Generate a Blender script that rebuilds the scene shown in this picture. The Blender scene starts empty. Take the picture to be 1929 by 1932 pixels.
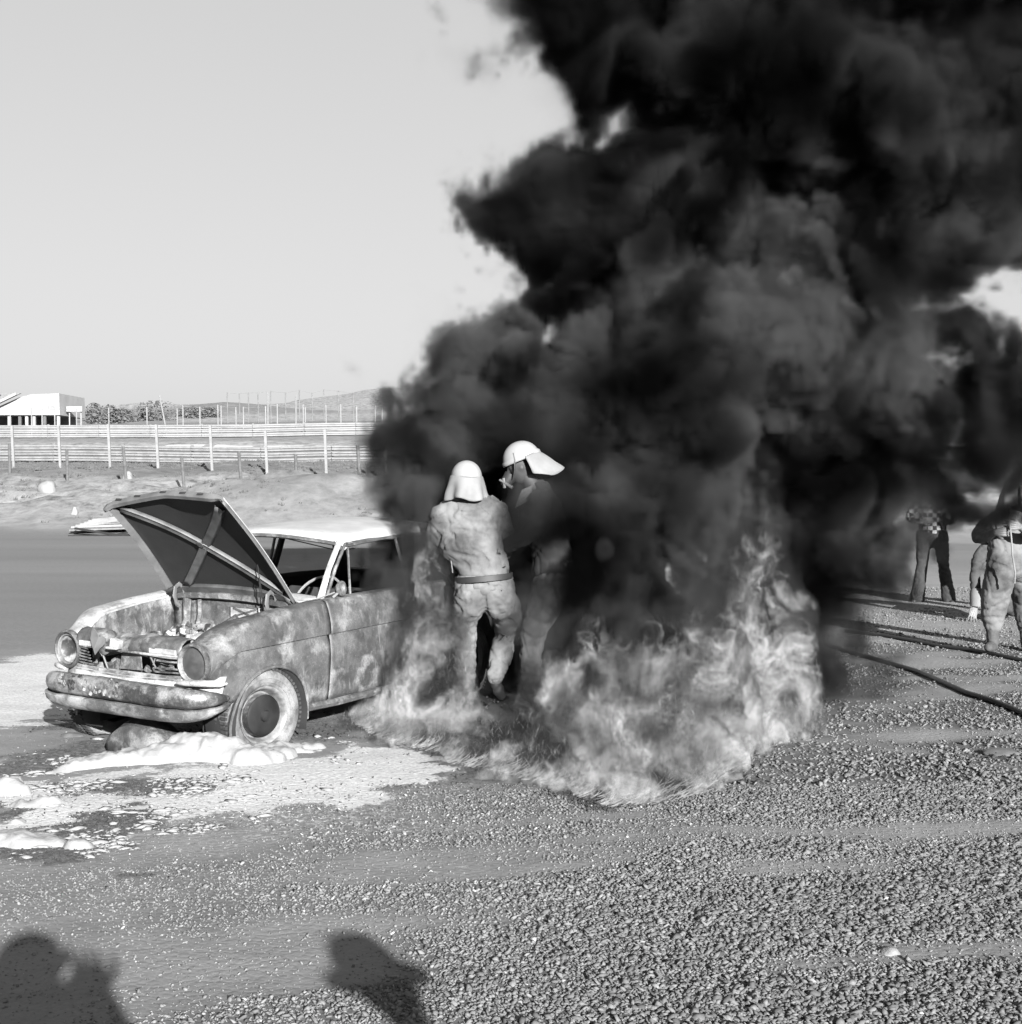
import bpy, bmesh, math, random
import numpy as np
from mathutils import Vector, Matrix, noise as mnoise
random.seed(7)
rng = np.random.default_rng(11)
sc = bpy.context.scene
C = sc.collection
R = math.radians
PI = math.pi

# ------------------------------------------------------------------ camera, sky, sun, exposure
CAM_H = 1.726
cam_d = bpy.data.cameras.new('camera')
cam = bpy.data.objects.new('camera', cam_d); C.objects.link(cam)
cam_d.lens = 80; cam_d.sensor_width = 56; cam_d.sensor_height = 56; cam_d.sensor_fit = 'HORIZONTAL'
cam_d.clip_start = 0.05; cam_d.clip_end = 4000
cam.location = (0, 0, CAM_H); cam.rotation_euler = (R(90 - 1.35), 0, 0)
sc.camera = cam

SUN_EL, SUN_AZ = 16.5, 18.5            # elevation; the sun stands behind the camera to the right
sun_h = (math.sin(R(SUN_AZ)), -math.cos(R(SUN_AZ)))
w = bpy.data.worlds.new('World'); sc.world = w; w.use_nodes = True
nt = w.node_tree; bg = nt.nodes['Background']
sky = nt.nodes.new('ShaderNodeTexSky'); sky.sky_type = 'NISHITA'; sky.sun_disc = False
sky.sun_elevation = R(SUN_EL); sky.sun_rotation = math.atan2(sun_h[0], sun_h[1])
sky.air_density = 1.0; sky.dust_density = 2.0
bw = nt.nodes.new('ShaderNodeRGBToBW'); pw = nt.nodes.new('ShaderNodeMath'); pw.operation = 'POWER'
pw.inputs[1].default_value = 0.33      # black and white film, thin even haze over the whole sky
nt.links.new(sky.outputs[0], bw.inputs[0]); nt.links.new(bw.outputs[0], pw.inputs[0])
ml = nt.nodes.new('ShaderNodeMath'); ml.operation = 'MULTIPLY'; ml.inputs[1].default_value = 0.74; nt.links.new(pw.outputs[0], ml.inputs[0]); nt.links.new(ml.outputs[0], bg.inputs[0])
bg.inputs[1].default_value = 0.15
sun_d = bpy.data.lights.new('sun', 'SUN'); sun_d.energy = 5.0; sun_d.angle = R(0.5); sun_d.color = (1, 1, 1)
sun = bpy.data.objects.new('sun', sun_d); C.objects.link(sun)
ce = math.cos(R(SUN_EL))
sun.rotation_euler = Vector((sun_h[0]*ce, sun_h[1]*ce, math.sin(R(SUN_EL)))).to_track_quat('Z', 'Y').to_euler()
vs = sc.view_settings
vs.view_transform = 'Standard'; vs.look = 'None'; vs.gamma = 1; vs.use_curve_mapping = False
vs.exposure = 2.0
cy = sc.cycles
cy.use_denoising = True; cy.max_bounces = 6; cy.diffuse_bounces = 3; cy.glossy_bounces = 3; cy.volume_bounces = 1
cy.transparent_max_bounces = 24; cy.volume_step_rate = 1.6; cy.volume_max_steps = 512
cy.use_adaptive_sampling = True; cy.adaptive_threshold = 0.02

# ------------------------------------------------------------------ helpers
F0, HZ = 2760.0, 901.0                 # focal length and eye level of the photograph, used to work out real positions
def at(u, v, Y):
    return Vector(((u - 965)/F0*Y, Y, CAM_H - (v - HZ)/F0*Y))
def sstep(a, b, x):
    t = np.clip((x - a)/(b - a), 0, 1); return t*t*(3 - 2*t)

_lat = np.random.default_rng(5).standard_normal((256, 256)).astype(np.float32)*0.75
def n2(x, y, cell, seed=0):
    """value noise, about -1..1"""
    x = np.asarray(x, np.float64)/cell + seed*17.3; y = np.asarray(y, np.float64)/cell + seed*31.7
    xi = np.floor(x).astype(int); yi = np.floor(y).astype(int)
    fx = x - xi; fy = y - yi; fx = fx*fx*(3-2*fx); fy = fy*fy*(3-2*fy)
    a = _lat[xi & 255, yi & 255]; b = _lat[(xi+1) & 255, yi & 255]; c = _lat[xi & 255, (yi+1) & 255]; d = _lat[(xi+1) & 255, (yi+1) & 255]
    return (a*(1-fx)+b*fx)*(1-fy) + (c*(1-fx)+d*fx)*fy
def fbm2(x, y, cell, o=4, seed=0):
    s = 0; a = 1.0; t = 0
    for i in range(o):
        s = s + a*n2(x, y, cell/2**i, seed+i); t += a; a *= .55
    return s/t*1.5

def prop(o, label=None, cat=None, group=None, kind=None):
    if label: o['label'] = label
    if cat: o['category'] = cat
    if group: o['group'] = group
    if kind: o['kind'] = kind
    return o
def link(name, me, mat=None, parent=None, smooth=True):
    o = bpy.data.objects.new(name, me); C.objects.link(o)
    if mat is not None: me.materials.append(mat)
    if smooth and len(me.polygons): me.polygons.foreach_set('use_smooth', [True]*len(me.polygons))
    if parent is not None: o.parent = parent
    return o
def empty(name, loc=(0, 0, 0), rz=0, label=None, cat=None, group=None):
    o = bpy.data.objects.new(name, None); C.objects.link(o); o.location = loc; o.rotation_euler = (0, 0, rz)
    o.empty_display_size = .1
    return prop(o, label, cat, group)
def copy_tree(o, parent=None):
    c = o.copy(); C.objects.link(c)
    if parent is not None: c.parent = parent
    for ch in list(o.children): copy_tree(ch, c)
    return c

class MB:
    def __init__(s): s.v = []; s.f = []
    def add(s, vs, fs):
        n = len(s.v); s.v += [tuple(p) for p in vs]; s.f += [tuple(i+n for i in f) for f in fs]; return s
    def box(s, c, size, rot=None):
        hx, hy, hz = size[0]/2, size[1]/2, size[2]/2
        P = [Vector((x*hx, y*hy, z*hz)) for x in (-1, 1) for y in (-1, 1) for z in (-1, 1)]
        if rot is not None: P = [rot @ p for p in P]
        c = Vector(c)
        return s.add([p+c for p in P], [(0,1,3,2),(4,6,7,5),(0,4,5,1),(2,3,7,6),(0,2,6,4),(1,5,7,3)])
    def tube(s, pts, r, n=8, cap=True, flat=None):
        pts = [Vector(p) for p in pts]; m = len(pts)
        rs = r if isinstance(r, (list, tuple)) else [r]*m
        V = []; up = None
        for i, p in enumerate(pts):
            t = (pts[min(i+1, m-1)] - pts[max(i-1, 0)]).normalized()
            if up is None:
                up = Vector((0, 0, 1)) if abs(t.z) < .9 else Vector((1, 0, 0))
            a = (up - t*up.dot(t)).normalized(); b = t.cross(a); up = a
            for k in range(n):
                q = 2*PI*k/n
                V.append(p + a*math.cos(q)*rs[i]*(flat or 1) + b*math.sin(q)*rs[i])
        Fs = [(i*n+k, i*n+(k+1) % n, (i+1)*n+(k+1) % n, (i+1)*n+k) for i in range(m-1) for k in range(n)]
        if cap: Fs += [tuple(range(n))[::-1], tuple((m-1)*n+k for k in range(n))]
        return s.add(V, Fs)
    def bar(s, a, b, w, h):
        a = Vector(a); b = Vector(b); t = (b-a); L = t.length
        q = t.to_track_quat('X', 'Z').to_matrix()
        return s.box((a+b)/2, (L, w, h), q)
    def lathe(s, prof, n=24, M=None, cap=False):
        """prof [(r, x)] about the local x axis"""
        V = []
        for (r, x) in prof:
            for k in range(n):
                q = 2*PI*k/n; V.append(Vector((x, r*math.cos(q), r*math.sin(q))))
        m = len(prof)
        Fs = [(i*n+k, i*n+(k+1) % n, (i+1)*n+(k+1) % n, (i+1)*n+k) for i in range(m-1) for k in range(n)]
        if cap: Fs += [tuple(range(n))[::-1], tuple((m-1)*n+k for k in range(n))]
        if M is not None: V = [M @ p for p in V]
        return s.add(V, Fs)
    def grid(s, rows, close=False):
        ni, nj = len(rows), len(rows[0])
        V = [p for r in rows for p in r]
        J = nj if close else nj-1
        return s.add(V, [(i*nj+j, i*nj+(j+1) % nj, (i+1)*nj+(j+1) % nj, (i+1)*nj+j) for i in range(ni-1) for j in range(J)])
    def build(s, name, mat, parent=None, smooth=False, solid=0, bevel=0, sub=0, auto=True):
        me = bpy.data.meshes.new(name); me.from_pydata([tuple(p) for p in s.v], [], s.f); me.update()
        o = link(name, me, mat, parent, smooth)
        if smooth and auto:
            try: me.set_sharp_from_angle(angle=R(40))
            except Exception: pass
        if solid:
            m = o.modifiers.new('solid', 'SOLIDIFY'); m.thickness = solid; m.offset = -1
        if bevel:
            m = o.modifiers.new('bevel', 'BEVEL'); m.width = bevel; m.segments = 2; m.limit_method = 'ANGLE'
        if sub:
            m = o.modifiers.new('sub', 'SUBSURF'); m.levels = m.render_levels = sub
        return o

# ------------------------------------------------------------------ materials (all grey: the photograph is black and white)
GAIN = .78                              # reflectances set for the film's exposure
def new_mat(name):
    m = bpy.data.materials.new(name); m.use_nodes = True
    return m, m.node_tree, m.node_tree.nodes['Principled BSDF']
def ramp(nt, src, stops):
    r = nt.nodes.new('ShaderNodeValToRGB'); el = r.color_ramp.elements
    while len(el) < len(stops): el.new(.5)
    for e, (p, c) in zip(el, stops): e.position = p; e.color = (c, c, c, 1)
    nt.links.new(src, r.inputs[0]); return r.outputs[0]
def tnoise(nt, vec, scale, detail=4, rough=.55, dist=0, sv=None):
    t = nt.nodes.new('ShaderNodeTexNoise'); t.inputs['Scale'].default_value = scale; t.inputs['Detail'].default_value = detail
    t.inputs['Roughness'].default_value = rough; t.inputs['Distortion'].default_value = dist
    if sv is not None:
        mp = nt.nodes.new('ShaderNodeMapping'); mp.inputs['Scale'].default_value = sv; nt.links.new(vec, mp.inputs[0]); vec = mp.outputs[0]
    nt.links.new(vec, t.inputs['Vector']); return t.outputs['Fac']
def mth(nt, op, a, b=None, clamp=False):
    n = nt.nodes.new('ShaderNodeMath'); n.operation = op; n.use_clamp = clamp
    for i, x in enumerate((a, b)):
        if x is None: continue
        if isinstance(x, (int, float)): n.inputs[i].default_value = x
        else: nt.links.new(x, n.inputs[i])
    return n.outputs[0]
def mix(nt, f, a, b):
    n = nt.nodes.new('ShaderNodeMix'); n.data_type = 'FLOAT'
    for k, x in ((0, f), (2, a), (3, b)):
        if isinstance(x, (int, float)): n.inputs[k].default_value = x
        else: nt.links.new(x, n.inputs[k])
    return n.outputs[0]
def coord(nt, which='Object'):
    return nt.nodes.new('ShaderNodeTexCoord').outputs[which]
def bump(nt, b, h, strength=.5, dist=.01):
    n = nt.nodes.new('ShaderNodeBump'); n.inputs['Strength'].default_value = strength; n.inputs['Distance'].default_value = dist
    nt.links.new(h, n.inputs['Height']); nt.links.new(n.outputs[0], b.inputs['Normal'])
def gm(name, lo, hi, scale=8, rough=.85, bstr=.3, bdist=.005, metal=0, sv=None, dist=0, contrast=.2):
    """grey material: noise from lo to hi, with bump"""
    lo, hi = lo*GAIN, hi*GAIN
    m, nt, b = new_mat(name)
    vec = coord(nt)
    n = tnoise(nt, vec, scale, 6, .6, dist, sv)
    nt.links.new(ramp(nt, n, [(.5-contrast, lo), (.5+contrast, hi)]), b.inputs['Base Color'])
    b.inputs['Roughness'].default_value = rough; b.inputs['Metallic'].default_value = metal
    if bstr: bump(nt, b, tnoise(nt, vec, scale*6, 4, .6), bstr, bdist)
    return m
def burnt(name, base=.05, ash=.55, ash_at=.6, fleck=.15, rough=.62, scale=5.0):
    """burnt-off car paint: dark scale with pale ash drifts, fine heat veins, pinholes and blisters"""
    base *= GAIN; ash *= GAIN
    m, nt, b = new_mat(name); vec = coord(nt)
    n1 = tnoise(nt, vec, scale*.8, 10, .68, .15)
    n2_ = tnoise(nt, vec, scale*.5, 8, .7, .2)
    n3 = tnoise(nt, vec, scale*12, 5, .75, .2)
    st_ = tnoise(nt, vec, scale*2.6, 8, .72, .5, (1, 1, .3))
    body = ramp(nt, n1, [(.32, base*.5), (.45, base*.9), (.58, base*1.5), (.70, base*2.1)])
    pale = ramp(nt, n2_, [(ash_at-.04, 0), (ash_at+.08, 1)])
    vein = ramp(nt, tnoise(nt, vec, scale*2.4, 7, .7, 1.3), [(.485, 0), (.5, 1), (.503, 1), (.518, 0)])
    flk = ramp(nt, n3, [(.60, 0), (.68, 1)])
    c = mix(nt, mth(nt, 'MULTIPLY', pale, ramp(nt, n3, [(.3, .3), (.6, .85)])), body, ash)
    c = mix(nt, mth(nt, 'MULTIPLY', ramp(nt, st_, [(.56, 0), (.68, 1)]), .55), c, ash*.8)
    c = mix(nt, mth(nt, 'MULTIPLY', vein, ramp(nt, n1, [(.46, 0), (.6, .5)])), c, ash*.8)
    c = mix(nt, mth(nt, 'MULTIPLY', flk, fleck), c, ash)
    dk = ramp(nt, tnoise(nt, vec, scale*4, 9, .75, .3), [(.33, 1), (.42, 0)])
    c = mix(nt, mth(nt, 'MULTIPLY', dk, .75), c, base*.3)
    nt.links.new(c, b.inputs['Base Color']); b.inputs['Roughness'].default_value = rough
    h = mth(nt, 'ADD', n3, mth(nt, 'MULTIPLY', n1, 1.5)); bump(nt, b, h, .35, .004)
    return m
M = {}
M['car'] = burnt('burnt_paint', .046, .25, .55, .4, .6, 6)
M['car_front'] = burnt('burnt_front_metal', .045, .27, .53, .45, .5, 9)
M['car_pale'] = burnt('pale_ash_paint', .15, .42, .45, .3, .8, 5)
M['roof'] = gm('roof_ash', .26, .36, 5, .8, .15, .002)
M['bay'] = burnt('engine_bay_metal', .055, .34, .54, .4, .6, 10)
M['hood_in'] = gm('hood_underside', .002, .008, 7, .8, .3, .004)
M['brace'] = gm('hood_brace', .03, .10, 9, .6, .2, .003)
M['hood_lip'] = gm('hood_outer', .06, .14, 6, .6, .2, .003)
M['chrome'] = burnt('burnt_chrome', .07, .50, .50, .45, .32, 8); M['chrome'].node_tree.nodes['Principled BSDF'].inputs['Metallic'].default_value = .55
M['valance'] = burnt('burnt_valance', .07, .40, .49, .6, .6, 8)
M['black'] = gm('soot_black', .004, .012, 9, .95, .2, .004)
M['tyre'] = burnt('ashy_tyre', .075, .22, .53, .4, .95, 9)
M['tread'] = gm('tyre_tread', .008, .05, 30, .95, .5, .006)
M['rim'] = gm('wheel_rim', .04, .25, 12, .5, .3, .003)
M['hubcap'] = gm('hubcap', .008, .02, 10, .35, .2, .003)
M['glass_dirty'] = gm('sooty_lamp_glass', .03, .07, 14, .45, .1, .002)
M['lamp_ash'] = gm('ashy_lamp', .02, .26, 9, .6, .2, .003, contrast=.06)
M['interior'] = gm('burnt_interior', .008, .03, 6, .95, .3, .01)
M['post_white'] = gm('concrete_post', .14, .20, 5, .9, .2, .004)
M['post_dark'] = gm('old_wood_post', .05, .1, 8, .95, .4, .006)
M['rail'] = gm('guard_rail_metal', .12, .19, 3, .6, .05, .002)
M['rail_far'] = gm('far_guard_rail', .15, .22, 1, .7, 0)
M['rail_post'] = gm('guard_rail_post', .08, .16, 3, .8, .1, .004)
M['white_wall'] = gm('white_wall', .2, .26, .6, .9, 0)
M['dark_under'] = gm('under_stand', .12, .18, 1, .9, 0)
M['wire'] = gm('fence_wire', .12, .2, 3, .6, 0)
M['foam'] = gm('white_foam', .17, .26, 9, .9, .35, .012)
M['rubber'] = gm('black_hose_rubber', .008, .02, 12, .5, .1, .002)
# ------------------------------------------------------------------ ground and terrain
PROF = [(-40, 0), (0, 0), (43, 0), (48, .45), (56, 1.25), (64, 2.0), (70, 2.35), (86, 2.6), (92, 3.0), (98, 3.6), (103, 4.2), (110, 4.75), (118, 5.3), (150, 7.2), (200, 9.5), (300, 13.5), (500, 18), (1200, 40), (3000, 90)]
_py = np.array([p[0] for p in PROF], float); _pz = np.array([p[1] for p in PROF], float)
def terrain(x, y):
    x = np.asarray(x, float); y = np.asarray(y, float)
    ye = y + np.where(y > 43, (x + 12)*.12*sstep(43, 60, y), 0)     # the bank swings nearer towards the right
    z = np.interp(ye, _py, _pz)
    far = sstep(45, 60, y)
    z = z + far*fbm2(x, y, 9, 3, 2)*.16*(1 - .5*sstep(75, 90, y)) + sstep(44, 52, y)*(1-sstep(66, 74, y))*(fbm2(x, y, 2.5, 4, 4)*.22 + fbm2(x, y, .6, 2, 5)*.05)
    # spoil heap on the bank behind the car roof
    z = z + .95*np.exp(-(((x + 8.2)/3.3)**2 + ((y - 50)/4.0)**2)) + .6*np.exp(-(((x + 4.6)/3.0)**2 + ((y - 51)/4.0)**2))
    # dune rising to the right in the distance, lower dunes left
    z = z + 6.2*np.exp(-(((x + 8)/36)**2 + ((y - 300)/60)**2)) + 2.0*np.exp(-(((x+70)/22)**2 + ((y-260)/30)**2)) + 2.2*np.exp(-(((x+46)/11)**2 + ((y-230)/22)**2))
    z = z + 5.5*np.exp(-(((x - 30)/30)**2 + ((y - 240)/50)**2))
    z = z + sstep(180, 260, y)*fbm2(x, y, 24, 4, 7)*1.1
    return z
def near_h(x, y):
    """small relief close by"""
    m = 1 - sstep(14, 20, y)
    return m*(fbm2(x, y, 1.6, 3, 1)*.018 + fbm2(x, y, .28, 2, 3)*.003)
xs = np.concatenate([-np.geomspace(600, 4.6, 85), np.arange(-4.5, 5.6, .045), np.geomspace(5.7, 600, 75)])
ys = np.concatenate([np.array([-120., -60, -30, -10, -3, 0, 2, 3]), np.arange(3.5, 14, .045), np.geomspace(14.05, 120, 260), np.geomspace(121, 900, 120)])
GX, GY = np.meshgrid(xs, ys, indexing='ij')
GZ = terrain(GX, GY) + near_h(GX, GY)
nx, ny = GX.shape
me = bpy.data.meshes.new('ground')
co = np.stack([GX, GY, GZ], -1).reshape(-1, 3).astype(np.float32)
me.vertices.add(nx*ny); me.vertices.foreach_set('co', co.ravel())
I, J = np.meshgrid(np.arange(nx-1), np.arange(ny-1), indexing='ij')
q = np.stack([I*ny+J, (I+1)*ny+J, (I+1)*ny+J+1, I*ny+J+1], -1).reshape(-1, 4)
me.loops.add(q.size); me.loops.foreach_set('vertex_index', q.ravel().astype(np.int32))
me.polygons.add(len(q)); me.polygons.foreach_set('loop_start', np.arange(0, q.size, 4, dtype=np.int32)); me.polygons.foreach_set('loop_total', np.full(len(q), 4, np.int32))
me.update(calc_edges=True)

def uv_of(X, Y):                       # where a ground point lies, in the measuring units of the photograph (flat ground)
    Y = np.maximum(Y, 2.5); return 965 + F0*X/Y, HZ + F0*CAM_H/Y
def gpt(u, v):                         # ground point for a measured direction
    Y = F0*CAM_H/(v - HZ); return (u-965)/F0*Y, Y
def blob(X, Y, u, v, ru, rv, soft=.35, seed=0, rough=.5, cell=.35):
    """stain on the ground given by a measured centre and half-axes; ragged by noise"""
    cx, cy = gpt(u, v)
    rx = abs(gpt(u+ru, v)[0]-cx); ry = (gpt(u, v-rv)[1]-gpt(u, v+rv)[1])/2
    d = np.sqrt(((X-cx)/rx)**2 + ((Y-cy)/ry)**2) + fbm2(X, Y, cell, 4, seed+11)*rough + n2(X, Y, .11, seed+3)*.16 + n2(X, Y, .055, seed+4)*.10
    return 1 - sstep(1-soft, 1+soft, d)
def white_mask(X, Y):
    w_ = np.maximum.reduce([
        blob(X, Y, 700, 1440, 125, 34, .3, 1, .35), blob(X, Y, 480, 1500, 230, 30, .5, 2, .9, .4)*.95, blob(X, Y, 600, 1470, 180, 34, .4, 12, .5, .4), blob(X, Y, 330, 1525, 140, 18, .6, 3, 1.0, .25)*.7,
        blob(X, Y, 20, 1300, 200, 86, .3, 4, .3, .8)*1.15, blob(X, Y, 30, 1505, 60, 30, .3, 5, 1.0, .2)*.8, blob(X, Y, 110, 1530, 90, 20, .4, 6, 1.2, .2)*.8,
        blob(X, Y, 30, 1590, 110, 22, .3, 7, .9, .2), blob(X, Y, 165, 1590, 60, 16, .3, 17, .9, .15)*.8, blob(X, Y, 120, 1470, 90, 12, .4, 8, 1.3, .2)*.7])
    thin = blob(X, Y, 540, 1530, 480, 80, .7, 10, .7, .6)*.34
    w_ = np.maximum(w_, thin); dk_ = np.maximum.reduce([blob(X, Y, 185, 1575, 85, 46, .25, 23, .5, .2), blob(X, Y, 270, 1490, 150, 12, .3, 32, .7, .2), blob(X, Y, 60, 1450, 110, 22, .3, 35, .8, .2), blob(X, Y, 40, 1612, 90, 9, .3, 36, .8, .2)])
    return np.clip(w_*(1-.95*dk_), 0, 1)
def wet_shade_mask(X, Y):
    return np.clip(np.maximum.reduce([
        blob(X, Y, 90, 1435, 130, 34, .3, 21, .8, .3), blob(X, Y, 250, 1490, 180, 14, .3, 32, .7, .25), blob(X, Y, 90, 1545, 170, 50, .25, 22, .7, .3), blob(X, Y, 185, 1575, 88, 48, .2, 23, .5, .2), blob(X, Y, 40, 1612, 90, 10, .3, 36, .8, .2),
        blob(X, Y, 250, 1655, 45, 6, .2, 24, .8, .12), blob(X, Y, 400, 1475, 90, 10, .3, 26, 1., .2), blob(X, Y, 165, 1352, 60, 28, .25, 27, .6, .2), blob(X, Y, 360, 1375, 130, 30, .3, 33, .4, .2),  # car shade painted in with the wet: left of bumper, under the nose
        blob(X, Y, 1150, 1500, 95, 26, .3, 28, .5, .2)*.8, blob(X, Y, 640, 1370, 120, 26, .4, 29, .8, .2)*.8, blob(X, Y, 1000, 1430, 420, 60, .3, 30, .3, .3)*.8,
        blob(X, Y, 1900, 1430, 40, 6, .4, 31, .7, .1)]), 0, 1)
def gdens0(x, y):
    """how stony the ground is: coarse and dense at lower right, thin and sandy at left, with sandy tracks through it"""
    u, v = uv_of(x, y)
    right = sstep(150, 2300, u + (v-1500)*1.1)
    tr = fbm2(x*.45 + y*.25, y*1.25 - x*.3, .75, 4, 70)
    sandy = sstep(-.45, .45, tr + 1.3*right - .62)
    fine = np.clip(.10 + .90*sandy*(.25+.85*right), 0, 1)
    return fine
X = GX.reshape(-1); Y = GY.reshape(-1)
Xc = np.clip(X, -12, 12)
near = (Y < 24).astype(float)
white = white_mask(Xc, Y)*near; wet = wet_shade_mask(Xc, Y)*near
def road_m(X, Y):                      # asphalt strip behind the car
    y0 = 15.0 + fbm2(X, Y, 3, 3, 40)*.25 + np.clip(X, -8, 9)*.12
    y1 = 42.5 + fbm2(X, Y, 2, 3, 41)*.8 + np.clip(X+6, -20, 30)*-.25
    return (1-.85*sstep(1.5, 4.5, X)*(1-sstep(24, 30, Y)))*sstep(y0-.5, y0+.5, Y)*(1 - sstep(y1-.7, y1+.7, Y))
road = road_m(X, Y)
ye = Y + np.where(Y > 43, (X + 12)*.12*sstep(43, 60, Y), 0)
grass = sstep(60, 63, ye + fbm2(X, Y, 3, 4, 50)*2.2)*(1-sstep(88, 90, ye))
grass = np.maximum(grass, .5*sstep(104, 106, ye)*(1-sstep(118, 121, ye)))
veg = sstep(.02, .5, fbm2(X, Y, 26, 5, 60))*sstep(135, 170, Y)
track = sstep(90, 90.6, ye)*(1-sstep(98.6, 99.2, ye))
kerb = sstep(98.6, 98.8, ye)*(1-sstep(100.6, 100.9, ye))
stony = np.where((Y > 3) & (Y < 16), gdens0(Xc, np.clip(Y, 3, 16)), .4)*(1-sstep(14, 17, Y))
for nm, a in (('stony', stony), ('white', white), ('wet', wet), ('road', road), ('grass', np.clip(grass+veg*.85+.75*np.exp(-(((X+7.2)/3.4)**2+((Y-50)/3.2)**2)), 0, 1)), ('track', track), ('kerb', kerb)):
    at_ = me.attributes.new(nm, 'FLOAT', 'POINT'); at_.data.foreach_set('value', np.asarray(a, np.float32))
m, nt, b = new_mat('gravelly_sand_ground'); vec = coord(nt, 'Object')
def attr(nt, n):
    a = nt.nodes.new('ShaderNodeAttribute'); a.attribute_name = n; return a.outputs['Fac']
nfine = tnoise(nt, vec, 55, 6, .7); nmid = tnoise(nt, vec, 2.2, 6, .6); nbig = tnoise(nt, vec, .35, 5, .6, .5)
sand = mth(nt, 'ADD', ramp(nt, nmid, [(.3, .135), (.7, .185)]), mth(nt, 'MULTIPLY', mth(nt, 'SUBTRACT', nfine, .5), .12))
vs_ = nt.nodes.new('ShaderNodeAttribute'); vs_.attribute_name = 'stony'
sand = mix(nt, vs_.outputs['Fac'], sand, mth(nt, 'MULTIPLY', sand, .17))  # sand darkened under dense stones: shade of the gaps painted into its colour
vor = nt.nodes.new('ShaderNodeTexVoronoi'); vor.inputs['Scale'].default_value = 32; nt.links.new(vec, vor.inputs['Vector'])
peb = ramp(nt, vor.outputs['Distance'], [(.0, 1), (.5, .75), (.75, .25)])
sep = nt.nodes.new('ShaderNodeSeparateXYZ'); nt.links.new(vec, sep.inputs[0])
yy = sep.outputs['Y']
farm = mth(nt, 'MULTIPLY', mth(nt, 'SUBTRACT', yy, 40), 1/12, True)          # pale dune sand of the bank
bank = ramp(nt, tnoise(nt, vec, 1.5, 10, .78, .2, (.9, .5, 1)), [(.36, .06), (.45, .16), (.52, .22), (.62, .30)])
c = mix(nt, farm, sand, bank)
c = mix(nt, attr(nt, 'grass'), c, ramp(nt, tnoise(nt, vec, 1.1, 8, .75, 0, (.6, 1, 1)), [(.3, .05), (.5, .10), (.7, .18)]))
roadc = mth(nt, 'ADD', ramp(nt, tnoise(nt, vec, .25, 6, .6, .3, (.25, 1, 1)), [(.3, .085), (.7, .125)]), mth(nt, 'MULTIPLY', mth(nt, 'SUBTRACT', tnoise(nt, vec, 16, 8, .85), .5), .20))
c = mix(nt, attr(nt, 'road'), c, roadc)
c = mix(nt, attr(nt, 'track'), c, .11)
chk = nt.nodes.new('ShaderNodeTexWave'); chk.inputs['Scale'].default_value = .09; chk.bands_direction = 'X'; nt.links.new(vec, chk.inputs['Vector'])
c = mix(nt, attr(nt, 'kerb'), c, ramp(nt, chk.outputs['Fac'], [(.08, .2), (.16, .55)]))
wetn = mth(nt, 'MULTIPLY', attr(nt, 'wet'), ramp(nt, tnoise(nt, vec, 20, 7, .8), [(.40, .1), (.52, 1)]))
c = mix(nt, wetn, c, ramp(nt, nfine, [(.4, .012), (.68, .09)]))
wn = mth(nt, 'SUBTRACT', mth(nt, 'ADD', attr(nt, 'white'), mth(nt, 'MULTIPLY', mth(nt, 'SUBTRACT', tnoise(nt, vec, 26, 8, .82), .5), 2.3)), 0.0)
c = mix(nt, ramp(nt, wn, [(.35, 0), (.62, 1)]), c, ramp(nt, nfine, [(.3, .24), (.6, .48)]))
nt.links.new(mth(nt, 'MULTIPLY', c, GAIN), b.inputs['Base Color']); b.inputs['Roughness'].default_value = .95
hh = mth(nt, 'ADD', mth(nt, 'MULTIPLY', nfine, .6), mth(nt, 'MULTIPLY', peb, .7))
bf = mix(nt, attr(nt, 'road'), hh, nfine)
bump(nt, b, bf, .45, .010)
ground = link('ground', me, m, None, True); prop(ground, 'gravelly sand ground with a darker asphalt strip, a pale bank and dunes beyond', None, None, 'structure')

# ------------------------------------------------------------------ gravel stones: one mass, real stones
def stone(k):
    r = random.Random(k); bm = bmesh.new(); bmesh.ops.create_icosphere(bm, subdivisions=1, radius=1)
    sx, sy, sz = r.uniform(.85, 1.45), r.uniform(.6, 1.0), r.uniform(.45, .85)
    V = []
    for v in bm.verts:
        f = r.uniform(.55, 1.2); V.append((v.co.x*sx*f, v.co.y*sy*f, v.co.z*sz*f))
    Fc = [[v.index for v in f.verts] for f in bm.faces]; bm.free(); return np.array(V, np.float32), np.array(Fc, np.int32)
def shard(k):
    """a flatter chip: uneven six-sided double cone, 12 faces"""
    r = random.Random(k); V = [(r.uniform(-.2, .2), r.uniform(-.2, .2), r.uniform(.45, .75)), (r.uniform(-.2, .2), 0, -.5)]
    for j in range(6): a = PI/3*j + r.uniform(-.3, .3); q = r.uniform(.75, 1.25); V.append((q*1.1*math.cos(a), q*.85*math.sin(a), r.uniform(-.15, .3)))
    return np.array(V, np.float32), np.array([(0, 2+j, 2+(j+1) % 6) for j in range(6)] + [(1, 2+(j+1) % 6, 2+j) for j in range(6)], np.int32)
stones = [stone(k) for k in range(3)] + [shard(k) for k in range(5)]
def scatter(n, x0, x1, y0, y1, dens):
    x = rng.uniform(x0, x1, n); y = rng.uniform(y0, y1, n)
    k = rng.uniform(0, 1, n) < dens(x, y); return x[k], y[k]
def gdens(x, y):
    u, v = uv_of(x, y)
    inside = np.where((u > -40) & (u < 1970), 1, .8*np.clip(1 - np.maximum(-40-u, u-1970)/330, 0, 1))*(v < 2010)
    wt = wet_shade_mask(x, y)
    d = np.clip(gdens0(x, y) + .35*wt, 0, 1)*(1 - .86*np.clip(white_mask(x, y)*1.6, 0, 1))
    return inside*d*np.clip((6.6/y)**1.1, 0, 1)
px_, py_ = scatter(335000, -4.0, 5.0, 4.3, 8.2, gdens)
px2, py2 = scatter(120000, -4.0, 7.0, 8.2, 15.0, gdens)
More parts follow.
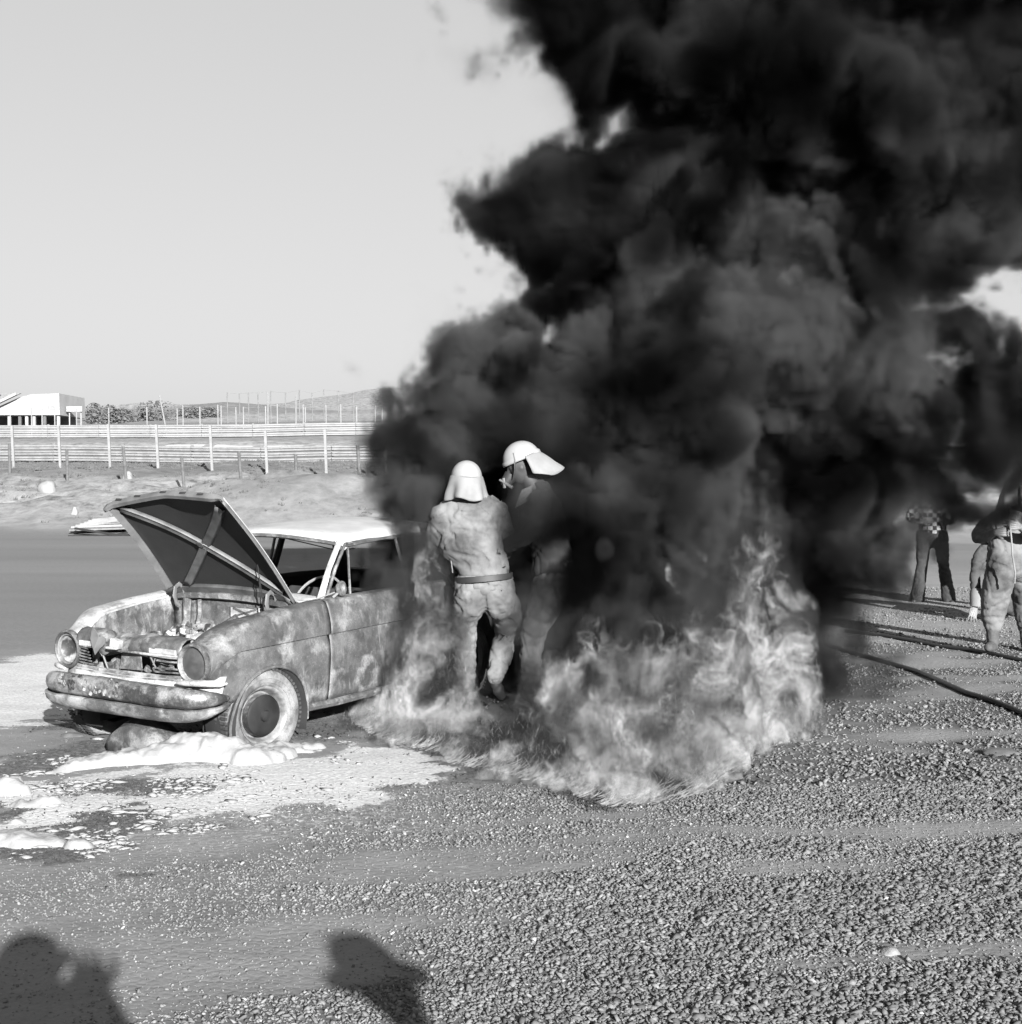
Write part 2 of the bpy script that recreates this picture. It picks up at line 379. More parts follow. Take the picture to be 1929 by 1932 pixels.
px3, py3 = scatter(50000, 2.2, 10.5, 15, 23, lambda x, y: np.where(uv_of(x, y)[0] < 1970, 1, .8*np.clip(1-(uv_of(x, y)[0]-1970)/330, 0, 1))*(.7+.3*n2(x, y, .8, 5))*.75)
px_ = np.concatenate([px_, px2, px3]); py_ = np.concatenate([py_, py2, py3])
N = len(px_)
gd = gdens0(px_, py_)
size = np.clip(rng.lognormal(math.log(.0066), .36, N), .0035, .017)*(.50+.72*gd)
size *= np.where(py_ > 8.2, 1.3, 1)*np.where(py_ > 15, 1.15, 1)
yaw = rng.uniform(0, 2*PI, N); tl = rng.uniform(-.75, .75, (N, 2))
tone = np.clip(rng.normal(.098, .028, N), .04, .22); lucky = rng.uniform(0, 1, N); tone = np.where(lucky > .997, .26, tone)
tone *= 1.5-.55*gd; w_w = wet_shade_mask(px_, py_); tone = tone*(1 - .82*np.clip(w_w*1.3, 0, 1)); wm = white_mask(np.clip(px_, -12, 12), py_)*(py_ < 15); tone = np.where(rng.uniform(0, 1, N) < wm*.35, .26, tone*(1-.45*np.clip(wm, 0, 1)))
which = rng.integers(0, 8, N)
Vs, Fs_, Ts = [], [], []; off = 0
for k in range(8):
    idx = np.where(which == k)[0]; Vk, Fk = stones[k]
    c_, s_ = np.cos(yaw[idx]), np.sin(yaw[idx]); sz = size[idx]
    x = Vk[None, :, 0]*np.ones((len(idx), 1)); y = Vk[None, :, 1]; z = Vk[None, :, 2]
    z2 = z + x*tl[idx, 0:1] + y*tl[idx, 1:2]
    wx = (x*c_[:, None] - y*s_[:, None])*sz[:, None] + px_[idx][:, None]
    wy = (x*s_[:, None] + y*c_[:, None])*sz[:, None] + py_[idx][:, None]
    wz = z2*sz[:, None] + (near_h(px_[idx], py_[idx]) + size[idx]*.28)[:, None]
    Vs.append(np.stack([wx, wy, wz], -1).reshape(-1, 3)); nv = len(Vk)
    Fs_.append((Fk[None] + (off + np.arange(len(idx))*nv)[:, None, None]).reshape(-1, 3)); Ts.append(np.repeat(tone[idx], nv)); off += len(idx)*nv
Vs = np.concatenate(Vs).astype(np.float32); Fs_ = np.concatenate(Fs_).astype(np.int32); Ts = np.concatenate(Ts).astype(np.float32)
me = bpy.data.meshes.new('gravel'); me.vertices.add(len(Vs)); me.vertices.foreach_set('co', Vs.ravel())
me.loops.add(Fs_.size); me.loops.foreach_set('vertex_index', Fs_.ravel()); me.polygons.add(len(Fs_))
me.polygons.foreach_set('loop_start', np.arange(0, Fs_.size, 3, dtype=np.int32)); me.polygons.foreach_set('loop_total', np.full(len(Fs_), 3, np.int32))
me.update(calc_edges=True)
a_ = me.attributes.new('tone', 'FLOAT', 'POINT'); a_.data.foreach_set('value', Ts)
m, nt, b = new_mat('gravel_stone')
nt.links.new(mth(nt, 'MULTIPLY', attr(nt, 'tone'), ramp(nt, tnoise(nt, coord(nt), 120, 3, .6), [(.3, .8*GAIN), (.7, 1.15*GAIN)])), b.inputs['Base Color']); b.inputs['Roughness'].default_value = .9
gravel = link('gravel', me, m, None, False); prop(gravel, 'loose grey gravel strewn over the sand, thickest at lower right', None, None, 'stuff')
print('stones', N)

# a few larger stones one can pick out
def lump(name, u, v, w_, h_, mat, seed, label, cat='stone', ter=False, flat=1.0, Y=None, group=None):
    if Y is None: x, y = gpt(u, v)
    else: y = Y; x = (u-965)/F0*Y
    z0 = float(terrain(x, y))
    bm = bmesh.new(); bmesh.ops.create_icosphere(bm, subdivisions=3, radius=1)
    for p in bm.verts:
        n_ = mnoise.noise(p.co*1.3+Vector((seed, 0, 0)))*.28 + mnoise.noise(p.co*3.1+Vector((0, seed, 0)))*.12
        p.co = Vector((p.co.x*w_/2*(1+n_), p.co.y*w_/2*.7*(1+n_), max(p.co.z, -.3)*h_*(1+n_)))
    me = bpy.data.meshes.new(name); bm.to_mesh(me); bm.free()
    o = link(name, me, mat, None, True); o.location = (x, y, z0); o.rotation_euler = (0, 0, seed)
    return prop(o, label, cat, group)
M['stone_flat'] = gm('flat_stone', .15, .22, 14, .9, .5, .01); M['chalk'] = gm('chalky_lump', .16, .24, 3, .9, .3, .02)
lump('flat_stone', 1688, 1807, .10, .022, M['stone_flat'], 1.2, 'smooth oval flat stone lying alone among the gravel at lower right')
lump('boulder', 90, 932, 1.0, .5, M['chalk'], 2.1, 'large whitish boulder on the sandy bank at the left', Y=55, flat=.5)
lump('boulder', 241, 906, .55, .38, M['chalk'], 4.4, 'small white boulder by the foot of the dark fence post', Y=62)
lump('boulder', 140, 970, .35, .25, M['chalk'], 5.0, 'small pale lump low on the sand bank left of the propped boards', Y=48)
for u, v, w_, sd, lb in ((130, 1393, .16, 3.3, 'dark clod on wet gravel in front of the bumper'), (1900, 1425, .3, 6.1, 'dark flattened scrap lying on gravel near the right edge')):
    lump('clod', u, v, w_, .03, M['post_dark'], sd, lb, 'debris')

# ------------------------------------------------------------------ extinguisher foam
def foam(name, pts, label, group=None):
    """pts: (u, v, half width in units, height m) ; one heaped sheet of foam"""
    G = [gpt(u, v) for u, v, *_ in pts]
    W = [p[2]/F0*g[1]*1.08 for p, g in zip(pts, G)]; Hh = [p[3]*.85 for p in pts]
    x0 = min(g[0]-w_*1.3 for g, w_ in zip(G, W)); x1 = max(g[0]+w_*1.3 for g, w_ in zip(G, W)); y0 = min(g[1]-w_*1.3 for g, w_ in zip(G, W)); y1 = max(g[1]+w_*1.3 for g, w_ in zip(G, W))
    st = .012; ax = np.arange(x0, x1, st); ay = np.arange(y0, y1, st); A, B = np.meshgrid(ax, ay, indexing='ij')
    h = np.zeros_like(A)
    for g, w_, hh_ in zip(G, W, Hh):
        d2 = ((A-g[0])/w_)**2 + ((B-g[1])/(w_*.62))**2
        h = np.maximum(h, hh_*np.clip(1 - d2 - .8*np.clip(fbm2(A, B, .20, 4, 85), -.4, 1), 0, 1)**.62)
    # widen and soften
    for _ in range(2): h[1:-1, 1:-1] = (h[1:-1, 1:-1] + h[2:, 1:-1] + h[:-2, 1:-1] + h[1:-1, 2:] + h[1:-1, :-2])/5
    lumpy = (1-np.abs(fbm2(A, B, .2, 3, 80)))*.018 + fbm2(A, B, .045, 3, 81)*.007 + fbm2(A, B, .02, 2, 82)*.003
    cov = sstep(.004, .03, h)
    z = h + lumpy*cov - .045*(1-cov) + near_h(A, B)
    V = np.stack([A, B, z], -1).reshape(-1, 3); n_, m_ = A.shape
    keep = z > -.035
    I, J = np.meshgrid(np.arange(n_-1), np.arange(m_-1), indexing='ij')
    k = (keep[:-1, :-1] | keep[1:, :-1] | keep[1:, 1:] | keep[:-1, 1:])
    I, J = I[k], J[k]; q = np.stack([I*m_+J, (I+1)*m_+J, (I+1)*m_+J+1, I*m_+J+1], -1)
    used, inv = np.unique(q, return_inverse=True)
    me = bpy.data.meshes.new(name); me.from_pydata(V[used].tolist(), [], inv.reshape(-1, 4).tolist()); me.update()
    return prop(link(name, me, M['foam'], None, True), label, 'foam', group)
foam('foam_bank', [(105, 1462, 40, .035), (150, 1455, 50, .05), (205, 1448, 64, .065), (262, 1444, 66, .07), (320, 1440, 66, .10), (372, 1436, 62, .155), (412, 1438, 62, .145), (455, 1440, 70, .09), (505, 1430, 66, .06), (550, 1421, 55, .045), (590, 1414, 34, .03)],
     'long thick bank of white foam in front of the burnt car wheel')
for u, v, w_, h_, lb in ((14, 1503, 40, .085, 'round foam mound at the left edge below the long bank'), (75, 1530, 62, .035, 'low foam drift stretching from the rounded mound at left edge'),
                         (30, 1556, 44, .035, 'grey foam heap at left edge under the rounded mound'), (95, 1560, 26, .022, 'small foam puff beside the grey heap at left'), (40, 1592, 78, .04, 'wide white foam heap lowest at the left edge'),
                         (150, 1600, 38, .035, 'foam clump beside the dark soaked patch of gravel'), (22, 1420, 50, .025, 'flat foam tongue at left edge beside the car bumper'), (222, 1552, 24, .018, 'tiny foam puff on top of the dark soaked patch')):
    foam('foam_heap', [(u, v, w_, h_), (u+w_*.7, v+3, w_*.6, h_*.6), (u-w_*.5, v-4, w_*.7, h_*.75), (u+w_*.1, v-6, w_*.6, h_*.8)], lb, 'small foam heaps at lower left')

# grass tufts and weeds on the bank: one mass of small blades
tr_ = np.random.default_rng(77); V, Fs = [], []
TX = tr_.uniform(-32, 2, 15000); TY = tr_.uniform(46, 88, 15000); dn = fbm2(TX, TY, 3.2, 4, 120); ye_ = TY + (TX+12)*.12
kp = (dn > .10 - .55*sstep(58, 66, ye_)) & (tr_.uniform(0, 1, 15000) < .35 + .65*sstep(60, 66, ye_)); TX, TY = TX[kp], TY[kp]; TZ = terrain(TX, TY)
for x, y, z in zip(TX, TY, TZ):
    s_ = tr_.uniform(.04, .13)
    for k in range(5):
        a = tr_.uniform(0, 6.28); dx_, dy_ = math.cos(a)*s_*.7, math.sin(a)*s_*.4; i = len(V); ox, oy = tr_.normal(0, s_*.5, 2)
        V += [(x+ox-.03, y+oy, z-.02), (x+ox+.03, y+oy, z-.02), (x+ox+dx_, y+oy+dy_, z+s_*tr_.uniform(.5, 1.1))]; Fs.append((i, i+1, i+2))
M['tuft'] = gm('dry_grass_tuft', .035, .09, 2, .95, 0)
tf = MB().add(V, Fs).build('grass_tufts', M['tuft']); prop(tf, 'scattered tufts of dry grass on the sandy bank and below the fences', None, None, 'stuff')

# torn flecks of foam round the heaps
fl = np.random.default_rng(8); V, Fs = [], []
FX = fl.uniform(-3.3, -.9, 24000); FY = fl.uniform(6.6, 10.2, 24000); pr = np.clip(.75*wet_shade_mask(FX, FY)*blob(FX, FY, 180, 1510, 330, 120, .3, 51, .4) + .12*white_mask(FX, FY), 0, 1)*np.clip(.2+1.6*fbm2(FX, FY, .28, 3, 52), 0, 1)
kp = fl.uniform(0, 1, 24000) < pr
SV, SF = shard(99)
for x, y, z in zip(FX[kp], FY[kp], near_h(FX[kp], FY[kp])):
    s_ = min(.035, math.exp(fl.normal(math.log(.009), .55))); a = fl.uniform(0, 6.28); i = len(V); ca, sa = math.cos(a)*s_, math.sin(a)*s_
    V += [(x + p[0]*ca*1.5 - p[1]*sa, y + p[0]*sa*1.5 + p[1]*ca, z + p[2]*s_*.55 + s_*.15) for p in SV.tolist()]; Fs += [tuple(q+i for q in f) for f in SF.tolist()]
ff = MB().add(V, Fs).build('foam_flecks', M['foam'], None, True, auto=False); prop(ff, 'small torn flecks of foam scattered on the soaked gravel', None, None, 'stuff')
print('flecks', kp.sum())
# ------------------------------------------------------------------ the burnt car (x = towards its left side, y = backwards from the nose, z up)
CAR_YAW = .537
car = empty('burnt_car', (-2.451, 9.017, -.003), 0, 'burnt-out two-door saloon with its bonnet raised and tail lost in smoke', 'car')
car.rotation_euler = (.031, .026, -CAR_YAW)
ARC_B, ARC_Z, ARC_R = .63, .19, .372
ARR_B = 2.98
def lerp(a, b, t): return a + (b-a)*t
def side_w(b):                     # half width at the crease
    return float(np.interp(b, [0, .15, .5, 1.2, 2.6, 3.4, 3.9], [.665, .70, .722, .735, .735, .71, .66]))
def top_z(b):
    return float(np.interp(b, [0, .1, .2, .4, .8, 1.2, 1.6, 2.6, 3.3, 3.8, 3.95], [.72, .77, .80, .835, .872, .892, .895, .89, .865, .83, .78]))
def crease_z(b): return .668 + .006*math.sin(b)
def sidel(b, z):
    w_ = side_w(b); cz = crease_z(b); tz = top_z(b)
    if z >= cz+.004: return w_ + .002 - .050*((z-cz)/max(tz-cz, .05))**2
    t = (cz - z)/.45; return w_ - .022*math.exp(-t*5) + .002 - .045*max(0, t-.25)**1.5
def bot_z(b):
    z = .225 if b > 1.0 else float(np.interp(b, [0, .16, .3], [.36, .36, .3]))
    for cb, cz, r in ((ARC_B, ARC_Z, ARC_R), (ARR_B, .2, .33)):
        if abs(b-cb) < r: z = max(z, cz + math.sqrt(r*r-(b-cb)**2)*(.93))
    if b > 3.3: z = max(z, .27)
    return z
def inner_l(b):                    # edge of the bonnet opening / belt
    return float(np.interp(b, [0, .12, .3, .7, 1.1, 1.25, 1.35], [.43, .46, .52, .555, .575, .585, .615]))
HLL, HLZ, HLR = .565, .617, .118
def fender_section(b, sgn, upto_top=True):
    zb, tz, cz = bot_z(b), top_z(b), crease_z(b)
    pts = []
    for t in np.linspace(0, 1, 9): z = lerp(zb, cz-.002, t); pts.append((sidel(b, z), z))
    pts.append((sidel(b, cz+.006), cz+.006))
    for t in np.linspace(.15, 1, 6): z = lerp(cz, tz-.045, t); pts.append((sidel(b, z), z))
    l0 = sidel(b, tz-.045)
    for a in (25, 50, 72): pts.append((l0 - .05*(1-math.cos(R(a))), tz-.045 + .045*math.sin(R(a))))
    li = inner_l(b)
    for t in (.35, .7, 1): pts.append((lerp(l0-.05, li, t), tz + .006*math.sin(t*PI) - .004*t))
    pts += [(li-.002, tz-.016), (li-.03, tz-.018), (li-.032, tz-.05)]
    return pts
def pod_section(n, r=HLR+.002):
    out = []
    for k in range(n):
        a = R(lerp(-118, 150, k/(n-1))); out.append((HLL + r*math.cos(a), HLZ + r*math.sin(a)))
    return out
def dent(l, b, z, a=.0035):
    return a*(mnoise.noise(Vector((l*3, b*5, z*6))) + .5*mnoise.noise(Vector((l*9, b*13, z*15+3))))
def front_fender(sgn):
    mb = MB(); rows = []
    for b in sorted(set([0.03, .06, .09, .12, .15, .18, .22] + list(np.round(np.arange(.25, 1.2, .025), 4)) + [1.205])):
        S = fender_section(b, sgn); t = float(sstep(.03, .36, b)); P_ = pod_section(len(S), HLR + .03*t)
        row = []
        for (l, z), (pl, pz) in zip(S, P_):
            L, Z = lerp(pl, l, t), lerp(pz, z, t)
            d = dent(L, b, Z); row.append(((L+d)*sgn, b + (0.0), Z + d*.5))
        rows.append(row)
    mb.grid(rows)
    return mb
for sgn in (1, -1):
    f_ = front_fender(sgn).build('front_wing', M['car'] if sgn > 0 else M['car_pale'], car, True, .004)
    f_['label'] = 'scorched near-side wing' if sgn > 0 else 'ash-white far wing'
    # wheel arch lip
    pts = []
    for a in np.linspace(-8, 188, 30):
        b = ARC_B + ARC_R*math.cos(R(a)); z = ARC_Z + ARC_R*.93*math.sin(R(a))
        pts.append((sgn*(sidel(b, max(z, .2))+.004), b, z))
    MB().tube(pts, .011, 8).build('arch_lip', M['car'], car, True)
    mb = MB(); rows = []                       # inner wheel housing
    for x in (.715, .60, .46):
        rows.append([(sgn*x, ARC_B + (ARC_R-.012)*math.cos(R(a)), ARC_Z + (ARC_R-.012)*.93*math.sin(R(a))) for a in np.linspace(-20, 200, 20)])
    mb.grid(rows); mb.add([(sgn*.46, ARC_B-ARC_R, .12), (sgn*.46, ARC_B+ARC_R, .12), (sgn*.46, ARC_B+ARC_R, .54), (sgn*.46, ARC_B-ARC_R, .54)], [(0,1,2,3)])
    mb.build('wheel_housing', M['black'], car, True, .004)
def side_panel(b0, b1, sgn, top=True, step=.03):
    rows = []
    for b in np.linspace(b0, b1, max(4, int((b1-b0)/step))):
        zb, tz, cz = bot_z(b), top_z(b), crease_z(b); row = []
        for t in np.linspace(0, 1, 12):
            z = lerp(zb, cz-.002, t); row.append((sgn*(sidel(b, z)+dent(sgn, b, z)), b, z))
        row.append((sgn*sidel(b, cz+.006), b, cz+.006))
        for t in np.linspace(.2, 1, 6):
            z = lerp(cz, tz-.02, t); row.append((sgn*(sidel(b, z)+dent(sgn, b, z, .002)), b, z))
        l0 = sidel(b, tz-.02); row += [(sgn*(l0-.008), b, tz-.006), (sgn*(l0-.025), b, tz), (sgn*(l0-.06), b, tz+.003), (sgn*(l0-.062), b, tz-.03)]
        rows.append(row)
    return MB().grid(rows)
for sgn in (1, -1):
    dr = side_panel(1.213, 2.24, sgn).build('door', M['car'] if sgn > 0 else M['interior'], car, True, .006)
    if sgn > 0:
        # crease trim, handle, bottom edge
        MB().tube([(sidel(b, .668)+.006, b, .668+.006*math.sin(b)) for b in np.linspace(1.23, 2.2, 12)], .006, 6).build('trim', M['chrome'], dr, True)
        MB().tube([(sidel(2.1, .8)+x, b, .79) for b, x in ((2.03, 0), (2.035, .03), (2.13, .03), (2.135, 0))], .008, 6).build('door_handle', M['chrome'], dr, True)
    # door window frame: rail, vent window bar
    wf = MB(); A = Vector((sgn*.612, 1.33, .905)); T = Vector((sgn*.535, 1.63, 1.235))
    wf.tube([A, A.lerp(T, .5)+Vector((0, -.012, .006)), T], .012, 6)
    wf.tube([T, Vector((sgn*.545, 1.9, 1.25)), Vector((sgn*.555, 2.2, 1.24))], .010, 6)
    wf.tube([T+Vector((0, .03, .0)), Vector((sgn*.625, 1.57, .90))], .009, 6)
    wf.tube([Vector((sgn*.555, 2.2, 1.24)), Vector((sgn*.655, 2.22, .9))], .012, 6)
    wf.build('window_frame', M['car'], dr, True)
    rq = side_panel(2.25, 3.93, sgn).build('rear_wing', M['car'] if sgn > 0 else M['interior'], car, True, .006)
    # sills, pillars
    MB().tube([(sgn*.70, 1.0, .215), (sgn*.705, 1.3, .205), (sgn*.705, 2.6, .205)], .03, 8).build('sill', M['car_front'], car, True)
    pa = MB(); P0, P1 = Vector((sgn*.60, 1.27, .885)), Vector((sgn*.515, 1.60, 1.262))
    q0 = [P0, P0.lerp(P1, .5)+Vector((0, -.014, .008)), P1]
    pa.tube(q0, [.026, .021, .022], 8, flat=.8); pa.build('windscreen_pillar', M['car_pale'], car, True)
    MB().tube([(sgn*.645, 2.24, .88), (sgn*.60, 2.27, 1.05), (sgn*.55, 2.3, 1.26)], [.03, .026, .024], 8).build('centre_pillar', M['interior'], car, True)
    MB().tube([(sgn*.63, 3.12, .86), (sgn*.57, 3.0, 1.05), (sgn*.52, 2.86, 1.24)], [.07, .05, .04], 8).build('rear_pillar', M['interior'], car, True)
# roof
def roof_z(l, b):
    t = (b-1.55)/1.4; return 1.272 + .050*(1-(l/.56)**2) + .03*math.sin(min(max(t, 0), 1)*PI*.9) - .05*max(0, t-.8)*2
rows = []
for b_ in np.linspace(0, 1, 22):
    row = []
    for l in np.linspace(-1, 1, 25):
        ll = .555*l; fb = 1.50 + .10*abs(l)**2.6; b = lerp(fb, 3.0, b_); z = roof_z(ll, b)
        e = abs(l); z -= .05*max(0, (e-.86)/.14)**2; z -= .03*max(0, (.06-b_)/.06)**2
        row.append((ll, b, z + dent(ll, b, z, .002)))
    rows.append(row)
MB().grid(rows).build('roof', M['roof'], car, True, .012)
MB().tube([(.555*l, 1.505+.10*abs(l)**2.6, roof_z(.555*l, 1.5)-.045 - .045*max(0, (abs(l)-.86)/.14)**2) for l in np.linspace(-.97, .97, 21)], [.016]*21, 6).build('windscreen_header', M['car'], car, True)
for sgn in (1, -1):
    MB().tube([(sgn*.557, b, roof_z(.555, b)-.052) for b in np.linspace(1.62, 2.95, 10)], .012, 6).build('rain_gutter', M['car'], car, True)
MB().tube([(-.1, 1.6, 1.27), (.1, 1.75, 1.21), (.3, 1.85, 1.16), (.5, 1.8, 1.19)], .004, 5).build('dangling_cable', M['black'], car, True)
MB().tube([(-.35, 1.55, 1.285), (-.35, 1.56, 1.255), (-.34, 1.58, 1.25)], .008, 5).build('mirror_stub', M['chrome'], car, True)
# boot, rear panel and floor (in the smoke)
rows = [[(l*.6, b, top_z(b)+.02*(1-l*l)) for l in np.linspace(-1, 1, 9)] for b in np.linspace(3.15, 3.93, 8)]
MB().grid(rows).build('boot_lid', M['car'], car, True, .01)
MB().grid([[(l*.66, 3.93+.03*(1-l*l), z) for l in np.linspace(-1, 1, 9)] for z in (.27, .5, .7, .84)]).build('rear_panel', M['car'], car, True, .01)
MB().box((0, 2.3, .23), (1.3, 2.4, .03)).box((0, 1.12, .5), (1.1, .02, .5)).box((0, 2.9, .5), (1.2, .04, .5)).build('floor_pan', M['interior'], car)
MB().box((0, 1.36, .80), (1.16, .16, .14)).build('dashboard', M['interior'], car, False, 0, .02)
for s_ in (-.3, .3):
    MB().box((s_, 2.05, .42), (.46, .46, .12)).box((s_, 2.28, .62), (.44, .06, .40), Matrix.Rotation(R(-14), 3, 'X')).build('seat_frame', M['interior'], car, False, 0, .02)
# steering wheel
sw = MB(); cS = Vector((.30, 1.62, .83)); RS = Matrix.Rotation(R(52), 3, 'X')
sw.tube([cS + RS @ Vector((.195*math.cos(a), .195*math.sin(a), 0)) for a in np.linspace(0, 2*PI, 33)], .010, 6)
for a in (R(0), R(180), R(270)): sw.tube([cS, cS + RS @ Vector((.19*math.cos(a), .19*math.sin(a), 0))], .008, 5)
sw.tube([cS, cS + Vector((0, -.3, -.25))], .018, 6)
sw.build('steering_wheel', M['rail'], car, True)
# cowl in front of the windscreen, covered with white ash
rows = []
for b in np.linspace(1.085, 1.36, 8):
    rows.append([(l*.60, b + .0*abs(l), .885 + .03*(1-l*l) + .012*math.sin((b-1.085)/.275*PI) + .006*mnoise.noise(Vector((l*8, b*20, 0)))) for l in np.linspace(-1, 1, 25)])
MB().grid(rows).build('scuttle', M['car_pale'], car, True, .01)
# bonnet channel between the hinges
MB().grid([[(l*.57, 1.075+y_, z_+.03*(1-l*l)) for l in np.linspace(-1, 1, 15)] for y_, z_ in ((.02, .885), (-.03, .875), (-.035, .845), (-.005, .835))]).build('scuttle_channel', M['car_front'], car, True, .004)
# firewall with stamped tray
fw = MB().grid([[(l*.57, 1.09, z) for l in np.linspace(-1, 1, 9)] for z in (.30, .5, .7, .86)]).build('firewall', M['bay'], car, True, .006)
MB().box((.12, 1.075, .785), (.26, .02, .085)).build('tray_panel', M['car_pale'], fw, False, 0, .006)
tx = MB()
for s1 in (-1, 1):
    tx.bar((.12-.10, 1.062, .785-.03*s1), (.12+.10, 1.062, .785+.03*s1), .006, .012)
tx.bar((.0, 1.062, .825), (.24, 1.062, .825), .008, .008); tx.bar((.0, 1.062, .745), (.24, 1.062, .745), .008, .008)
tx.build('stamped_cross', M['bay'], fw)
MB().tube([(-.40, 1.07, .86), (-.40, 1.06, .70), (-.41, .95, .48)], [.03, .03, .05], 8).tube([(-.29, 1.07, .85), (-.28, 1.06, .75), (-.29, 1.05, .68)], .016, 8).build('bulkhead_strut', M['bay'], car, True)
MB().tube([(-.1, .98, .55), (-.02, 1.03, .68), (.06, 1.06, .76)], [.12, .09, .04], 12, flat=.5).build('heater_housing', M['bay'], car, True)
for x, z in ((-.27, .665), (.06, .70)):
    MB().lathe([(.024, 0), (.024, -.05), (.012, -.05), (.012, -.01)], 12, Matrix.Translation((x, 1.06, z)) @ Matrix.Rotation(R(90), 4, 'Z')).build('pipe_stub', M['bay'], car, True)
# inner wings
for sgn in (1, -1):
    rows = []
    for b in np.linspace(.16, 1.08, 22):
        row = []
        for z in np.linspace(.36, top_z(b)-.03, 9):
            hump = .07*math.exp(-(((b-.6)/.22)**2 + ((z-.52)/.14)**2))
            row.append((sgn*(inner_l(b)-.035-hump+.006*mnoise.noise(Vector((b*6, z*9, sgn)))), b, z))
        rows.append(row)
    iw = MB().grid(rows).build('inner_wing', M['bay'], car, True, .004)
    MB().tube([(sgn*(inner_l(.36)-.085), .38+.075*math.cos(a), .64+.06*math.sin(a)) for a in np.linspace(0, 2*PI, 20)], .005, 5).build('stamped_ring', M['bay'], iw, True)
# lock platform / nose: crumpled roll between the head lamps
rows = []
prof = [(.045, .648), (.035, .665), (.03, .69), (.045, .725), (.09, .748), (.15, .752), (.20, .738), (.225, .70), (.225, .655)]
for l in np.linspace(-.47, .47, 61):
    dn = .016*mnoise.noise(Vector((l*5, 0, 2))) + .009*mnoise.noise(Vector((l*17, 1, 0))) - .05*math.exp(-((l+.17)/.06)**2) - .022*math.exp(-((l-.0)/.07)**2)
    rows.append([(l, b - .02*(1-(l/.47)**2) + .3*dn + .008*mnoise.noise(Vector((l*20, b*20, z*9))), z + dn*(1 if z > .66 else .3) + .006*mnoise.noise(Vector((l*14, b*9, z*20)))) for b, z in prof])
MB().grid(rows).build('nose_panel', M['car_front'], car, True, .004)
for l0, l1, z0 in ((-.43, -.29, .67), (.22, .44, .675)):
    MB().box(((l0+l1)/2, .02, z0), (l1-l0, .02, .035)).build('nose_edge', M['car_pale'], car, False, 0, .006)
# broken catch plate and bent heart shaped scrap of tin on the nose
MB().box((-.02, .03, .70), (.075, .05, .055), Matrix.Rotation(R(12), 3, 'Y')).box((-.03, .0, .675), (.10, .02, .015)).build('bonnet_catch', M['car_pale'], car, False, 0, .005)
hp = [(0, -.085), (.035, -.045), (.075, -.015), (.082, .02), (.055, .036), (.03, .03), (.012, .06), (-.02, .085), (-.05, .055), (-.062, .01), (-.045, -.03), (-.02, -.055)]
V = [Vector((-.215+x, -.035+.02*abs(x)/.08, .70+z)) for x, z in hp]
mb = MB(); n_ = len(V); mb.add(V + [v+Vector((0, .006, 0)) for v in V], [tuple(range(n_)), tuple(range(2*n_-1, n_-1, -1))] + [(i, (i+1) % n_, n_+(i+1) % n_, n_+i) for i in range(n_)])
mb.build('torn_badge_plate', M['hood_lip'], car, False)
# grille: frame, bars, what is left of the slats
gr = MB().tube([(l, .0-.03*(1-(l/.47)**2)+.03, .525-.012*(1-(l/.45)**2)) for l in np.linspace(-.46, .47, 15)], .010, 6).tube([(l, .0-.03*(1-(l/.47)**2)+.02, .508-.012*(1-(l/.45)**2)) for l in np.linspace(-.46, .47, 15)], .007, 6).tube([(l, -.03*(1-(l/.47)**2)+.03, .652) for l in np.linspace(-.44, .45, 15)], .007, 6).build('grille', M['valance'], car, True)
for k in range(6):
    z = .545+.019*k; e = -.28-.02*random.random()+.012*k*(-1)
    MB().tube([(-.44, .03, z), (-.37, .02, z-.001), (e, .012, z-.003-.002*random.random())], .0055, 6).build('grille_slat', M['chrome'], gr, True)
for k, (z, a, b_, dz) in enumerate(((.55, .29, .45, 0), (.572, .27, .45, .0), (.615, .30, .45, .006), (.64, .1, .45, .012))):
    MB().tube([(a, .0, z+dz), (.38, .015, z), (b_, .03, z)], .0065, 6).build('grille_slat', M['chrome'], gr, True)
for p0, p1, r_ in (((-.23, .03, .64), (-.13, .0, .53), .006), ((-.27, .05, .64), (-.2, .02, .61), .012), ((.20, .04, .64), (.29, .0, .575), .005), ((.24, .05, .63), (.27, .0, .59), .004)):
    MB().tube([p0, p1], r_, 6).build('bent_strut', M['rail'], gr, True)
# radiator remains inside the opening
rf = MB(); rf.add([(-.08, .10, .65), (.12, .05, .64), (.13, .05, .535), (-.09, .07, .525)], [(0,1,2,3)])
rf.build('radiator_sheet', M['bay'], car, False, .006)
mb = MB()
for k in range(16):
    x, y, z = random.uniform(-.35, .35), random.uniform(.08, .2), random.uniform(.5, .57)
    mb.box((x, y, z), (random.uniform(.03, .12), random.uniform(.02, .06), random.uniform(.02, .06)), Matrix.Rotation(random.uniform(-1, 1), 3, 'Y') @ Matrix.Rotation(random.uniform(-1, 1), 3, 'Z'))
mb.build('engine_wreckage', M['bay'], car, False, 0, .004)
mb = MB()                                   # engine and litter of ash further back in the bay
for k in range(60):
    x, y, z = random.uniform(-.32, .30), random.uniform(.5, .98), random.uniform(.58, .69)
    mb.box((x, y, z), (random.uniform(.02, .09), random.uniform(.02, .07), random.uniform(.01, .05)), Matrix.Rotation(random.uniform(-1.2, 1.2), 3, 'X') @ Matrix.Rotation(random.uniform(-1, 1), 3, 'Z'))
mb.build('engine_litter', M['lamp_ash'], car, False, 0, .003)['kind'] = 'stuff'
MB().box((0, .72, .45), (.36, .5, .16)).tube([(0, .5, .5), (0, .95, .56)], [.09, .10], 12).build('engine_block', M['bay'], car, False, 0, .02)
MB().box((0, .62, .34), (.96, 1.0, .03)).box((0, .16, .42), (.9, .02, .2)).box((0, .12, .30), (1.0, .14, .10)).build('front_crossmember', M['interior'], car)
